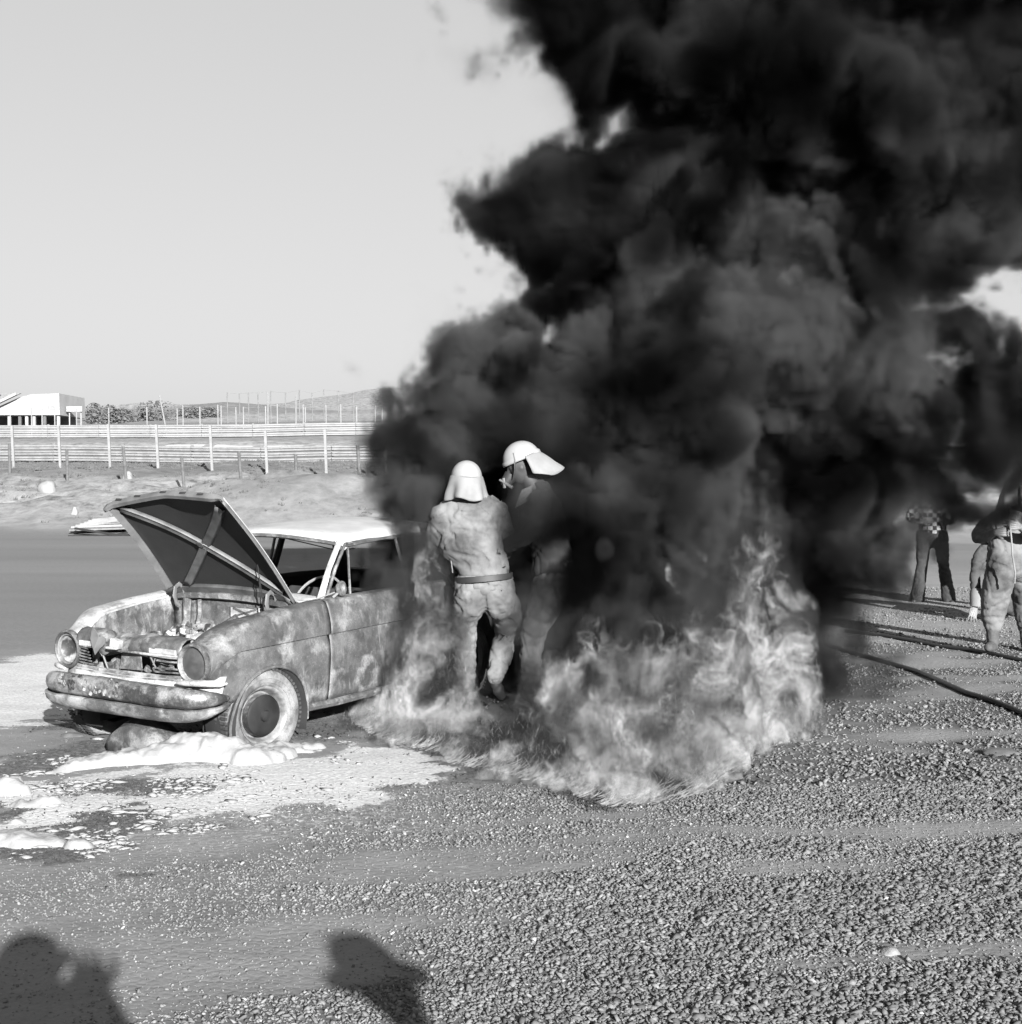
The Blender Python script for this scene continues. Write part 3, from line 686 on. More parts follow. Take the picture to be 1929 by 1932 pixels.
# head lamps
for sgn in (1, -1):
    T = Matrix.Translation((sgn*HLL, .04, HLZ)) @ Matrix.Rotation(R(-90), 4, 'Z')   # local +x -> -y (forwards)
    hl = MB().lathe([(.100, -.06), (.122, -.02), (.126, .004), (.121, .018), (.111, .022), (.103, .012), (.098, -.01)], 40, T).build('headlight_rim', M['car_front'] if sgn > 0 else M['car'], car, True)
    if sgn > 0: MB().lathe([(.0001, .006), (.05, .005), (.09, -.002), (.102, -.008)], 32, T).build('headlight_plate', M['glass_dirty'], hl, True)
    else:
        MB().lathe([(.0001, -.055), (.04, -.05), (.075, -.032), (.098, -.004)], 32, T).build('headlight_bowl', M['lamp_ash'], hl, True)
        MB().lathe([(.088, -.01), (.091, .008), (.098, .012)], 32, T).build('headlight_ring', M['rim'], hl, True)
# front apron under the grille
rows = []
for l in np.linspace(-.69, .69, 45):
    e = abs(l)/.69; bb = -.005 + .20*e**5
    rows.append([(l, bb + .02, .53 - .0*e), (l, bb-.012, .49-.015*e), (l, bb-.03, .45-.02*e), (l, bb-.01, .40-.02*e), (l, bb+.03, .36)])
MB().grid(rows).build('front_apron', M['car_pale'], car, True, .004)
# bumper: rounded blade over a lower valance, both curling round the corners
def bpath(t):                              # t -1..1
    e = abs(t); a = .695*math.sin(min(e*1.06, 1)*PI/2)*(1 if t > 0 else -1)
    return a, -.095 + .28*e**3.6
rows = []; rows2 = []
for t in np.linspace(-1, 1, 81):
    l, b = bpath(t); e = abs(t); h = .066*(1-.72*e**5); zc = .430-.025*e**2
    n = 1.0; nz = .004*mnoise.noise(Vector((t*9, 0, 5)))
    tx_, ty_ = (bpath(min(t+.01, 1))[0]-bpath(max(t-.01, -1))[0]), (bpath(min(t+.01, 1))[1]-bpath(max(t-.01, -1))[1]); L_ = math.hypot(tx_, ty_); nx_, ny_ = ty_/L_, -tx_/L_
    row = []
    for a in np.linspace(100, -100, 13):
        o_ = .062*abs(math.cos(R(a)))**.7*(1 if abs(a)<90 else -1)*(1-.3*e**4); row.append((l+nx_*o_, b+ny_*o_, zc + h*math.sin(R(a))+nz + .004*mnoise.noise(Vector((t*15, a/40, 1)))))
    rows.append(row)
    row = []
    for a, o_, z_ in ((0, .05, zc-h*.92), (1, .068, zc-h*.92-.012), (2, .058, zc-h-.05*(1-.4*e**3)), (3, .02, zc-h-.085*(1-.5*e**3)), (4, -.015, zc-h-.095*(1-.5*e**3))):
        row.append((l+nx_*o_*(1-.25*e**4), b+ny_*o_, z_ + .004*mnoise.noise(Vector((t*12, a, 7)))))
    rows2.append(row)
bmp = MB().grid(rows).build('bumper', M['chrome'], car, True, .004)
MB().grid(rows2).build('lower_valance', M['valance'], bmp, True, .004)
mb = MB()                                   # scale and blisters where the chrome has burnt off in the middle
for k in range(46):
    t = random.uniform(-.42, .12); l, b = bpath(t); a = R(random.uniform(-30, 75))
    z = .432 + .066*math.sin(a); y = b - .066*math.cos(a)
    mb.box((l, y, z), (random.uniform(.012, .035), .006, random.uniform(.01, .03)), Matrix.Rotation(random.uniform(-.8, .8), 3, 'Y') @ Matrix.Rotation(random.uniform(-.4, .4), 3, 'Z'))
mb.build('blistered_chrome', M['lamp_ash'], bmp)['kind'] = 'stuff'
MB().tube([(.50, -.045, .508), (.56, -.035, .512), (.66, .02, .51), (.72, .11, .50), (.735, .16, .498)], [.008, .019, .022, .020, .006], 10).build('side_lamp', M['car_pale'], car, True)
MB().tube([(-.50, -.045, .508), (-.56, -.035, .512), (-.66, .02, .51), (-.72, .11, .50)], [.008, .016, .018, .006], 10).build('side_lamp', M['car_pale'], car, True)
# wheels: tyre, tread, rim, hub cap
def make_wheel(x, b, z, steer, sgn, squash=.0, front=True):
    T0 = Matrix.Translation((x, b, z)) @ Matrix.Scale(1.09, 4) @ Matrix.Rotation(steer, 4, 'Z') @ (Matrix.Identity(4) if sgn > 0 else Matrix.Rotation(PI, 4, 'Z'))
    prof = [(.165, .055), (.178, .066), (.190, .070), (.192, .074), (.215, .080), (.217, .083), (.243, .078), (.258, .066), (.268, .045), (.270, 0), (.268, -.045), (.258, -.066), (.243, -.078), (.165, -.055)]
    mb = MB().lathe(prof, 56, None)
    def sq(V): # flattened tyre foot
        return [Vector((p[0]*(1+.25*max(0, -p[2]-.17)/.1), p[1]*(1+.10*max(0, -p[2]-.17)/.1), max(p[2], -.225))) for p in V]
    mb.v = [tuple(T0 @ p) for p in sq([Vector(v) for v in mb.v])]
    wh = mb.build('wheel', M['tyre'], car, True)
    tr = MB()
    for k in range(64):
        a = 2*PI*k/64
        for s_ in (-1, 1):
            c = Vector((s_*.042, .270*math.cos(a+.03*s_), .270*math.sin(a+.03*s_))); tr.box(c, (.05, .014, .016), Matrix.Rotation(a, 3, 'X') @ Matrix.Rotation(.0, 3, 'Z') @ Matrix.Rotation(R(90), 3, 'X') if False else Matrix.Rotation(a+PI/2, 3, 'X'))
    tr.v = [tuple(T0 @ p) for p in sq([Vector(v) for v in tr.v])]
    tr.build('tread', M['tread'], wh)['kind'] = 'stuff'
    MB().lathe([(.166, .06), (.170, .066), (.160, .062), (.150, .045), (.143, .02), (.135, .0), (.125, -.005), (.11, .02), (.10, .03), (.0001, .03)], 44, T0).build('rim', M['rim'], wh, True)
    MB().lathe([(.121, .022), (.122, .052), (.118, .062), (.10, .069), (.05, .072), (.035, .073), (.028, .086), (.0001, .089)], 40, T0).build('hub_cap', M['hubcap'], wh, True)
    MB().lathe([(.1225, .022), (.1235, .050), (.1205, .060)], 40, T0).build('hub_cap_edge', M['chrome'], wh, True)
    return wh
make_wheel(.635, .585, .235, R(-11), 1)
make_wheel(-.635, .585, .235, R(-11), -1)
make_wheel(.635, ARR_B, .25, 0, 1)
make_wheel(-.635, ARR_B, .25, 0, -1)
# brake back plate shape seen behind the wheel, underbody
MB().add([(.60, .84, .17), (.64, 1.0, .18), (.60, .98, .33), (.55, .87, .33)], [(0,1,2,3)]).build('splash_plate', M['tyre'], car, False, .006)
MB().box((0, 2.0, .2), (.3, 2.2, .08)).tube([(-.5, .59, .24), (.5, .59, .24)], .04, 8).tube([(-.5, ARR_B, .25), (.5, ARR_B, .25)], .05, 8).build('underbody', M['interior'], car)
# raised bonnet: hinged at the back, sheet with lip, side flanges and crossed braces beneath
HB, HZc = 1.055, .905
ang = math.atan2(1.565-.905, 1.055-.43)
hl_len = .925
def hood(s, l, off=0):                      # s 0 hinge..1 front edge, l -1..1; off = depth below the sheet
    wid = lerp(.575, .555, s) - .13*max(0, (s-.82)/.18)**2.2*0
    k_ = float(sstep(.3, 1, s)); crown = .05*lerp((1-l*l)*.7, 1.25*(1-math.sqrt(l*l+.004)), k_)
    curve = .03*math.sin(s*PI)*.8
    side = -.03*max(0, abs(l)-.93)/.07
    x = l*wid; d = s*(hl_len + .055*l*s)
    if s > .9: d -= .012*(abs(l)**3)*(s-.9)/.1
    nrm = Vector((0, -math.sin(ang), -math.cos(ang)))   # towards the underside
    base = Vector((x, HB - d*math.cos(ang), HZc + d*math.sin(ang)))
    return base - nrm*(crown + curve + side) + nrm*off
rows = [[hood(s, l) for l in np.linspace(-1, 1, 33)] for s in np.linspace(0, 1, 24)]
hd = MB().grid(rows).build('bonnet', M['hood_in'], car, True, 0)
# outer skin a little above
nrm = Vector((0, math.sin(ang), math.cos(ang)))
rows = [[hood(s, l, -.012) + Vector((l*.006, 0, 0)) for l in np.linspace(-1.0, 1.0, 33)] for s in np.linspace(-.005, 1.0, 24)]
MB().grid(rows).build('bonnet_skin', M['roof'], hd, True, .003)
# front lip: down-turned edge, pale, with slots
lip = MB(); rows = []
for l in np.linspace(-1.02, 1.0, 41):
    p = hood(1.0, max(-1, min(1, l))); p.x = l*.562
    k = 1.0 if l < .80 else max(0, (1.0-l)/.20)
    f0 = Vector((0, -math.cos(ang), math.sin(ang)))
    rows.append([p - Vector((0, .004, -.004))*0 + nrm*.016, p + f0*.018*k + nrm*.008, p + f0*.020*k - nrm*(.018*k+.002), p + f0*.014*k - nrm*(.030*k+.004), p - f0*.012 - nrm*(.032*k+.004), p - f0*.03 - nrm*.004])
lp = lip.grid(rows).build('bonnet_lip', M['hood_lip'], hd, True, .003)
for l in (-.72, -.42, -.02, .32, .62):
    p = hood(1.0, l); p.x = l*.562; f0 = Vector((0, -math.cos(ang), math.sin(ang)))
    MB().box(p + f0*.0215 - nrm*.012, (.05, .004, .014), Matrix.Rotation(ang-PI/2, 3, 'X')).build('lip_slot', M['black'], lp)
for sgn in (-1, 1):                         # side flanges
    rows = []
    for s in np.linspace(.0, 1, 20):
        p = hood(s, sgn); q = hood(s, sgn*.945, .004); r2 = p + Vector((sgn*.006, 0, 0)) - nrm*.012
        rows.append([p + nrm*.012 + Vector((sgn*.004, 0, 0)), r2, q - nrm*.010, q])
    MB().grid(rows).build('bonnet_flange', M['hood_lip'], hd, True, .003)
MB().grid([[hood(s, l, o) for l in np.linspace(-1, 1, 15)] for s, o in ((0, 0), (.0, .025), (.05, .025), (.055, .0))]).build('bonnet_rear_flange', M['brace'], hd, True, .002)
def brace(pa, pb, w_=.032):
    mb = MB(); rows = []
    for t in np.linspace(0, 1, 18):
        s, l = lerp(pa[0], pb[0], t), lerp(pa[1], pb[1], t); c = hood(s, l)
        d = (hood(pb[0], pb[1]) - hood(pa[0], pa[1])).normalized(); sd = d.cross(nrm).normalized()
        rows.append([c - sd*w_ - nrm*.004, c - sd*w_*.7 - nrm*.024, c - sd*w_*.3 - nrm*.019, c + sd*w_*.3 - nrm*.019, c + sd*w_*.7 - nrm*.024, c + sd*w_ - nrm*.004])
    mb.grid(rows); return mb.build('bonnet_brace', M['brace'], hd, True, .002)
brace((.06, .86), (.93, -.88)); brace((.05, -.72), (.90, .80), .036)
c0 = hood(.50, .0) - nrm*.028
MB().tube([c0, c0-nrm*.004], [.03, .028], 8).build('brace_plate', M['brace'], hd, True)
for sgn, s_ in ((-1, -.80), (1, .70)):     # goose-neck hinges
    pts = [(s_*.575, 1.05, .885), (s_*.575, 1.04, .93), (s_*.575, 1.00, .955), (s_*.575, .965, .935), (s_*.575, .955, .88), (s_*.575, .975, .83), (s_*.575, 1.01, .805)]
    MB().tube(pts, [.010, .014, .016, .018, .018, .014, .01], 8, flat=.6).build('bonnet_hinge', M['hood_lip'], car, True)
MB().tube([tuple(hood(.34, .74, .02)), (.40, .98, .62)], .0035, 5).tube([tuple(hood(.2, .62, .02)), (.34, 1.0, .62)], .003, 5).build('stay_wire', M['black'], car, True)
# door mirror on the wing by the pillar
mr = MB().lathe([(.0001, -.045), (.028, -.04), (.048, -.02), (.055, .0), (.050, .012), (.042, .008), (.0001, .006)], 20, Matrix.Translation((.685, 1.40, .955)) @ Matrix.Rotation(R(60), 4, 'Z')).build('wing_mirror', M['car_front'], car, True)
MB().tube([(.66, 1.33, .90), (.675, 1.37, .93), (.685, 1.40, .95)], .009, 6).tube([(.60, 1.22, .895), (.67, 1.34, .935)], .005, 5).build('mirror_stalk', M['rail'], mr, True)

# the nose is pushed in and skewed by a knock on its right-hand corner
def push_in(o):
    for ch in o.children:
        if ch.name.startswith('wheel') and not ch.name.startswith('wheel_h'): continue
        if ch.type == 'MESH' and not ch.name.startswith('bonnet') and not ch.name.startswith('lip') and not ch.name.startswith('brace'):
            for v in ch.data.vertices:
                y = v.co.y
                if y < .45:
                    t = min(1, (.45-y)/.40); v.co.y = y + .055*t
                    if v.co.x < 0: v.co.x *= 1 - .10*t
        push_in(ch)
push_in(car)
for ch in car.children:
    if ch.name.startswith('bonnet'):
        for o_ in [ch] + list(ch.children):
            for v in o_.data.vertices:
                if v.co.x < 0: v.co.x *= .90
# ------------------------------------------------------------------ scrap in front of the bumper
t = empty('scrap_casing', (*gpt(272, 1421), 0), 0, 'rusty rounded sheet-metal casing half sunk in foam below the bumper', 'scrap'); t.rotation_euler = (0, 0, R(-32))
mb = MB(); rows = []
for x in np.linspace(-.21, .21, 16):
    e = abs(x)/.21; hgt = .205*(1-.55*e**2.2)
    rows.append([(x, -.13, .0), (x, -.135, hgt*.55), (x, -.115, hgt*.86), (x, -.06, hgt*1.02), (x, .03, hgt*1.06+.006*math.sin(x*40)), (x, .11, hgt*.9), (x, .14, .0)])
mb.grid(rows); mb.build('casing_shell', M['car_front'], t, True, .006)
MB().box((-.16, -.11, .03), (.10, .05, .03)).box((-.165, -.10, .085), (.09, .03, .05)).build('casing_foot', M['chrome'], t, False, 0, .006)
MB().tube([(-.06, -.142, .035), (.08, -.146, .04), (.19, -.13, .055)], .007, 6).build('casing_rim', M['rail'], t, True)
# ------------------------------------------------------------------ far side: fences, rails, stand, poles, bushes
def gz(x, y): return float(terrain(x, y))
def ground_at(u, v, y0=30, y1=400):          # where the sight line (u, v) meets the terrain
    p = None
    for Y in np.arange(y0, y1, .25):
        x = (u-965)/F0*Y; zz = CAM_H - (v-HZ)/F0*Y
        if gz(x, Y) >= zz: return x, Y
    return (u-965)/F0*y1, y1
def fence_line(name, uv, tilt, h, rr, mat, label, cat, postname='post', square=True, wires=(), ydist=None, wr=.006):
    t = empty(name, (0, 0, 0), 0, label, cat); tops = []
    for i, (u, v) in enumerate(uv):
        Y = ydist(u); x = (u-965)/F0*Y; z = gz(x, Y)
        t_ = tilt[i % len(tilt)]
        a = Vector((x, Y, z-.15)); b = Vector((x-math.sin(t_)*h, Y, z+h*math.cos(t_)))
        mb = MB()
        if square: mb.bar(a, b, rr*2, rr*2)
        else: mb.tube([a, b], rr, 8)
        mb.build(postname, mat, t); tops.append((a, b))
    for f in wires:
        mb = MB(); pts = []
        for a, b in tops: pts.append(a.lerp(b, f))
        P_ = []
        for p, q in zip(pts[:-1], pts[1:]):
            for k in range(4): P_.append(p.lerp(q, k/4) - Vector((0, 0, .03*math.sin(k/4*PI))))
        P_.append(pts[-1]); mb.tube(P_, wr, 4); mb.build('wire', M['wire'], t)
    return t
wh_u = [-530, -430, -335, -242, -152, -65, 26, 114, 208, 299, 401, 505, 617, 731, 850]
fence_line('post_fence', [(u, 0) for u in wh_u], [.05, .05, .048, .042, .049, .048, .046, .045, .043], 2.02, .055, M['post_white'], 'white concrete-post wire fence along the top of the sand bank', 'fence',
           wires=(.995, .75, .5, .25), ydist=lambda u: 70.5 - u*.0145)
fence_line('paddock_fence', [(u, 0) for u in (-520, -410, -300, -195, -90, 18, 127, 238, 348, 456, 560, 680, 800)], [.08, .08, .03, .07, .06, .01, .02, .09], 1.34, .062, M['post_dark'], 'low fence of dark weathered stakes on the bank nearer than the white posts', 'fence', 'stake', False,
           wires=(.9, .5), ydist=lambda u: 62.5 - u*.0135, wr=.004)
def guard_rail(name, y_at, x0, x1, seg, nb, h0, bh, gap, mat, label, lean=0, post=True):
    t = empty(name, (0, 0, 0), 0, label, 'guard rail'); x = x0
    while x < x1:
        xa, xb = x, min(x+seg, x1); ya, yb = y_at(xa), y_at(xb); za, zb = gz(xa, ya), gz(xb, yb)
        for k in range(nb):
            z_ = h0 + k*(bh+gap); mb = MB(); rows = []
            for q_, X_, Y_, Z_ in ((0, xa, ya, za), (1, xb-.03, yb, zb)):
                rows.append([(X_, Y_-dy, Z_+z_+dz*bh) for dz, dy in ((0, 0), (.12, .07), (.38, .07), (.5, .01), (.62, .07), (.88, .07), (1, 0))])
            mb.grid(rows); mb.build('rail_beam', mat, t, False, .006)
        if post:
            MB().box((xa, ya+.14, za+(h0+nb*(bh+gap))/2-.1), (.16, .12, h0+nb*(bh+gap)+.25)).build('rail_post', M['rail_post'], t)
        x += seg
    return t
guard_rail('guard_rail', lambda x: 83 - .10*(x+25), -62, 2, 4.0, 3, .08, .27, .06, M['rail'], 'triple-beam steel guard rail on the near side of the race track')
guard_rail('guard_rail', lambda x: 113.5 - .02*(x+30), -84, 12, 4.0, 3, .05, .28, .06, M['rail_far'], 'long pale triple-beam guard rail on the far side of the track')
# tall fence of slim poles beyond the far rail
def poles(name, us, y_, h, r_, mat, label, wires=(), jitter=.6):
    t = empty(name, (0, 0, 0), 0, label, 'fence'); tops = []
    rr = random.Random(len(us))
    for u in us:
        Y = y_ + rr.uniform(-jitter, jitter); x = (u-965)/F0*Y; z = gz(x, Y); hh = h*rr.uniform(.92, 1.05)
        a = Vector((x, Y, z-.2)); b = Vector((x-.01*hh, Y, z+hh)); MB().tube([a, b], r_, 6).build('pole', mat, t); tops.append((a, b))
    for f in wires:
        MB().tube([a.lerp(b, f) for a, b in tops], .012, 4).build('wire', M['wire'], t)
    return t
poles('mesh_fence', [20, 60, 80, 104, 145, 206, 278, 335, 346, 378, 412, 418, 446, 460, 502, 524, 573, 577, 616, 644, 674, 709, 722, 760], 120, 2.2, .05, M['rail_far'], 'tall catch fence of thin pale poles behind the far guard rail', (.97,))
poles('mesh_fence', [430, 453, 470, 488, 512, 540, 566, 590, 612, 640, 668], 170, 3.6, .06, M['rail_post'], 'distant wire fence of dim poles crossing in front of the dune', (.98, .6))
for u, h_, lean, lb in ((316, 3.2, .25, 'leaning pale pole before the flat-topped thicket'), (506, 3.3, 0, 'tallest slim pale mast left of the dune'), (559, 3.0, 0, 'slim pale mast just right of the tallest one')):
    Y = 124; x = (u-965)/F0*Y; z = gz(x, Y); o = MB().tube([(0, 0, -.3), (-lean*h_*.5, 0, h_*.6), (-lean*h_*.8, 0, h_)], [.07, .06, .05], 6).build('mast', M['post_white'], None, True)
    o.location = (x, Y, z); prop(o, lb, 'pole')
# grandstand: white block on stilts with slanted roof at its left
Y = 150; px = Y/F0
def XU(u): return (u-965)*px
def ZV(v): return CAM_H - (v-HZ)*px
t = empty('grandstand', (XU(50), Y, gz(XU(50), Y)), 0, 'white grandstand block on dark stilts at the far left', 'building')
def put(mb, name, mat, par=t):
    mb.v = [(p[0]-t.location.x, p[1]-t.location.y, p[2]-t.location.z) for p in mb.v]; return mb.build(name, mat, par)
zt, zb_ = ZV(743), ZV(783)
outl = [(-70, 783), (-70, 775), (0, 766), (36, 750), (60, 744), (112, 742), (113, 783)]
mb = MB(); V = [(XU(u), Y, ZV(v)) for u, v in outl] + [(XU(u), Y+9, ZV(v)) for u, v in outl]; n_ = len(outl)
mb.add(V, [tuple(range(n_)), tuple(range(2*n_-1, n_-1, -1))] + [(i, (i+1) % n_, n_+(i+1) % n_, n_+i) for i in range(n_)]); put(mb, 'white_cladding', M['white_wall'])
put(MB().add([(XU(-70), Y-1.2, ZV(768)), (XU(-5), Y-1.2, ZV(768)), (XU(47), Y-1.2, ZV(743)), (XU(-70), Y-1.2, ZV(743)), (XU(-70), Y-.9, ZV(768)), (XU(-5), Y-.9, ZV(768)), (XU(47), Y-.9, ZV(743)), (XU(-70), Y-.9, ZV(743))], [(0,1,2,3), (7,6,5,4), (0,4,5,1), (1,5,6,2), (2,6,7,3)]), 'roof_edge', M['rail_post'])
mb = MB()
for a, b_ in (((-10, 768), (40, 744)), ((-40, 768), (10, 744))): mb.bar((XU(a[0]), Y-1.4, ZV(a[1])), (XU(b_[0]), Y-1.4, ZV(b_[1])), .25, .25)
put(mb, 'roof_rib', M['white_wall'])
put(MB().box((XU(20), Y+6, ZV(790)), (XU(110)-XU(-70), .3, 2.0)), 'dark_back_wall', M['dark_under'])
for u in (-40, 15, 35, 48, 62, 82, 108):
    put(MB().box((XU(u), Y+.5, ZV(793)), (.28, .28, 1.6)), 'stilt', M['post_dark'] if u in (35, 82) else M['white_wall'])
put(MB().box((XU(97), Y-.02, ZV(769)), (.7, .05, .35)), 'wall_sign', M['rail'])
o = MB().box((0, 0, 0), (XU(146)-XU(116), .6, .55)).box((-.6, .1, -1.0), (.1, .1, 1.6)).box((.6, .1, -1.0), (.1, .1, 1.6)).build('notice_hoarding', M['white_wall']); o.location = (XU(131), Y+2, ZV(770)); prop(o, 'small white hoarding just right of the grandstand', 'hoarding')
# dark bushes on the dunes
M['leaf'] = gm('bush_leaf', .07, .11, 3, .9, 0); M['twig'] = gm('bush_twig', .06, .09, 5, .9, 0)  # leaf grey paled to paint in the haze of distance
def bush(u, v, Y, w_, h_, label, seed, box=0, n=700):
    r = np.random.default_rng(seed); x = (u-965)/F0*Y; z = gz(x, Y)
    t = empty('bush', (x, Y, z), 0, label, 'bush', None)
    V, Fs = [], []
    for k in range(n):
        a = r.uniform(0, 2*PI); cz = r.uniform(0, 1); rad = (1-cz**2.2)**.5 if not box else (1-cz**9)**.5
        rr = math.sqrt(r.uniform(.1, 1))*rad*(1+.25*math.sin(3*a+seed)); p = Vector((rr*math.cos(a)*w_/2, rr*math.sin(a)*w_/2*.6, cz*h_*(1+.15*math.sin(5*a+seed)))); s_ = r.uniform(.08, .2)
        q = Matrix.Rotation(r.uniform(0, 6), 3, 'Z') @ Matrix.Rotation(r.uniform(0, 6), 3, 'X'); b0 = len(V)
        V += [p + q @ Vector(c)*s_ for c in ((-1, -.5, 0), (1, -.5, 0), (.7, .6, .2), (-.6, .7, -.1))]; Fs.append((b0, b0+1, b0+2, b0+3))
    MB().add(V, Fs).build('crown', M['leaf'], t)
    mb = MB()
    for k in range(5): a = r.uniform(0, 6); mb.tube([(0, 0, -.2), (math.cos(a)*w_*.2, math.sin(a)*w_*.1, h_*.6)], [.08, .03], 5)
    mb.build('stem', M['twig'], t)
ri = random.Random(3)
for i, (u, v, w_, h_, lb, bx) in enumerate(((178, 778, 3.0, 2.6, 'dark bush on the dune right of the white hoarding', 0), (206, 775, 5.0, 2.4, 'broad dark bush between hoarding and round bush', 0), (208, 798, 2.4, 1.8, 'low dark bush below the broad one', 0),
                             (231, 773, 4.4, 1.8, 'rounded dark bush on the dune crest', 0), (294, 770, 4.8, 2.7, 'flat-topped dark thicket on the dune crest', 1), (275, 776, 2.6, 1.6, 'small dark bush at the foot of the flat-topped thicket', 0),
                             (366, 778, 3.2, 1.7, 'ragged bush among the fence poles left of centre', 0), (392, 780, 3.6, 1.5, 'low wide bush among the fence poles', 0), (350, 790, 2.5, 1.3, 'small bush at the base of the leaning pole', 0))):
    bush(u, v, 175 + 4*i, w_*1.0, h_*.85, lb, 40+i, bx)
# propped panels and boards at the edge of the asphalt
t = empty('propped_panel', (0, 0, 0), 0, 'ribbed pale sheet panel lying askew on crossed boards at the asphalt edge', 'panel')
def G(u, v, Y): p = at(u, v, Y); return p
A_, B_, C_, D_ = G(125, 1000, 43), G(390, 1006, 43.4), G(420, 955, 47), G(160, 985, 47.5)
def quad_slab(nm, mat, P4, th, par):
    V = [Vector(p) for p in P4]; return MB().add(V + [v-Vector((0, 0, th)) for v in V], [(0,1,2,3), (7,6,5,4), (0,4,5,1), (1,5,6,2), (2,6,7,3), (3,7,4,0)]).build(nm, mat, par)
quad_slab('panel_sheet', M['hood_lip'], [G(129, 999, 43.2), G(400, 990, 43.6), G(410, 958, 46), G(178, 982, 46)], .05, t)
for (u_, v_, Y_) in ((200, 984, 45.8), (300, 972, 45.9), (390, 962, 45.9)):
    p_ = G(u_, v_, Y_); MB().bar((p_.x, p_.y, gz(p_.x, p_.y)-.05), (p_.x, p_.y, p_.z-.04), .08, .08).build('prop_leg', M['post_dark'], t)
for k in range(6):
    f = (k+.5)/6; a = G(129, 999, 43.2).lerp(G(178, 982, 46), f); b_ = G(400, 990, 43.6).lerp(G(410, 958, 46), f)
    MB().bar(a+Vector((0, 0, .04)), b_+Vector((0, 0, .04)), .10, .06).build('sheet_rib', M['rail'], t)
for k, (a, b_, w_) in enumerate((((128, 1014), (400, 1009), .12), ((140, 997), (236, 1012), .06), ((205, 1012), (330, 985), .06), ((210, 1011), (400, 1000), .06))):
    o = MB().bar((0, 0, 0), G(*b_, 42.9)-G(*a, 42.9), .1, w_).build('board', M['black']); o.location = G(*a, 42.9-.05*k)
    prop(o, ('thick dark plank lying along the asphalt edge under the ribbed panel', 'thin dark slat slanting down to the right by the ribbed panel', 'thin dark slat slanting up to the right by the ribbed panel', 'slender dark slat nearly level under the bonnet edge')[k], 'board')
# ------------------------------------------------------------------ volumes: a voxel field handed to a volume by geometry nodes
def up_axis(a, axis, m, dx, cell, off=0.0):
    p = np.arange(m)*dx/cell + off; i = p.astype(int); f = p - i; f = f*f*(3-2*f)
    sh = [1, 1, 1]; sh[axis] = m; f = f.reshape(sh).astype(np.float32)
    return np.take(a, i, axis)*(1-f) + np.take(a, i+1, axis)*f
def noise3(rg, n, dx, cell):
    cell = (cell, cell, cell) if isinstance(cell, (int, float)) else cell
    g = [int(k*dx/c)+4 for k, c in zip(n, cell)]
    a = rg.standard_normal(g).astype(np.float32)*.8; o = rg.uniform(0, 1, 3)
    for ax in (2, 1, 0): a = up_axis(a, ax, n[ax], dx, cell[ax], o[ax])
    return a
def warp(F, *ds):
    n = F.shape; I = [np.clip(np.arange(n[k]).reshape([-1 if j == k else 1 for j in range(3)]) + np.rint(ds[k]).astype(np.int32), 0, n[k]-1) for k in range(3)]
    return F[I[0], I[1], I[2]]
def volume_object(name, dens, mn, dx, mat, label):
    n = dens.shape; me = bpy.data.meshes.new(name); me.vertices.add(int(dens.size))
    a = me.attributes.new('rho', 'FLOAT', 'POINT'); a.data.foreach_set('value', np.ascontiguousarray(dens, np.float32).ravel())
    o = link(name, me, None, None, False); prop(o, label, None, None, 'stuff')
    g = bpy.data.node_groups.new(name, 'GeometryNodeTree'); N_ = g.nodes; L_ = g.links
    g.interface.new_socket('Geometry', in_out='INPUT', socket_type='NodeSocketGeometry'); g.interface.new_socket('Geometry', in_out='OUTPUT', socket_type='NodeSocketGeometry')
    gi = N_.new('NodeGroupInput'); go = N_.new('NodeGroupOutput'); vc = N_.new('GeometryNodeVolumeCube')
    vc.inputs['Min'].default_value = mn; vc.inputs['Max'].default_value = [mn[k] + dx*(n[k]-1) for k in range(3)]
    for s_, v in zip(('Resolution X', 'Resolution Y', 'Resolution Z'), n): vc.inputs[s_].default_value = int(v)
    pos = N_.new('GeometryNodeInputPosition')
    def vm(op, a, **kw):
        x = N_.new('ShaderNodeVectorMath'); x.operation = op; L_.new(a, x.inputs[0])
        if 'v' in kw: x.inputs[1].default_value = kw['v']
        if 's' in kw: x.inputs['Scale'].default_value = kw['s']
        return x
    x = vm('SUBTRACT', pos.outputs[0], v=[c - dx*.5 for c in mn]); x = vm('SCALE', x.outputs[0], s=1/dx); x = vm('FLOOR', x.outputs[0])
    x = vm('DOT_PRODUCT', x.outputs[0], v=(n[1]*n[2], n[2], 1))
    si = N_.new('GeometryNodeSampleIndex'); si.data_type = 'FLOAT'; si.domain = 'POINT'
    na = N_.new('GeometryNodeInputNamedAttribute'); na.data_type = 'FLOAT'; na.inputs['Name'].default_value = 'rho'
    L_.new(gi.outputs[0], si.inputs['Geometry']); L_.new(na.outputs[0], si.inputs['Value']); L_.new(x.outputs['Value'], si.inputs['Index']); L_.new(si.outputs[0], vc.inputs['Density'])
    sm = N_.new('GeometryNodeSetMaterial'); sm.inputs['Material'].default_value = mat; L_.new(vc.outputs[0], sm.inputs[0]); L_.new(sm.outputs[0], go.inputs[0])
    md = o.modifiers.new('volume', 'NODES'); md.node_group = g; return o
import time as _t; _t0 = _t.time()
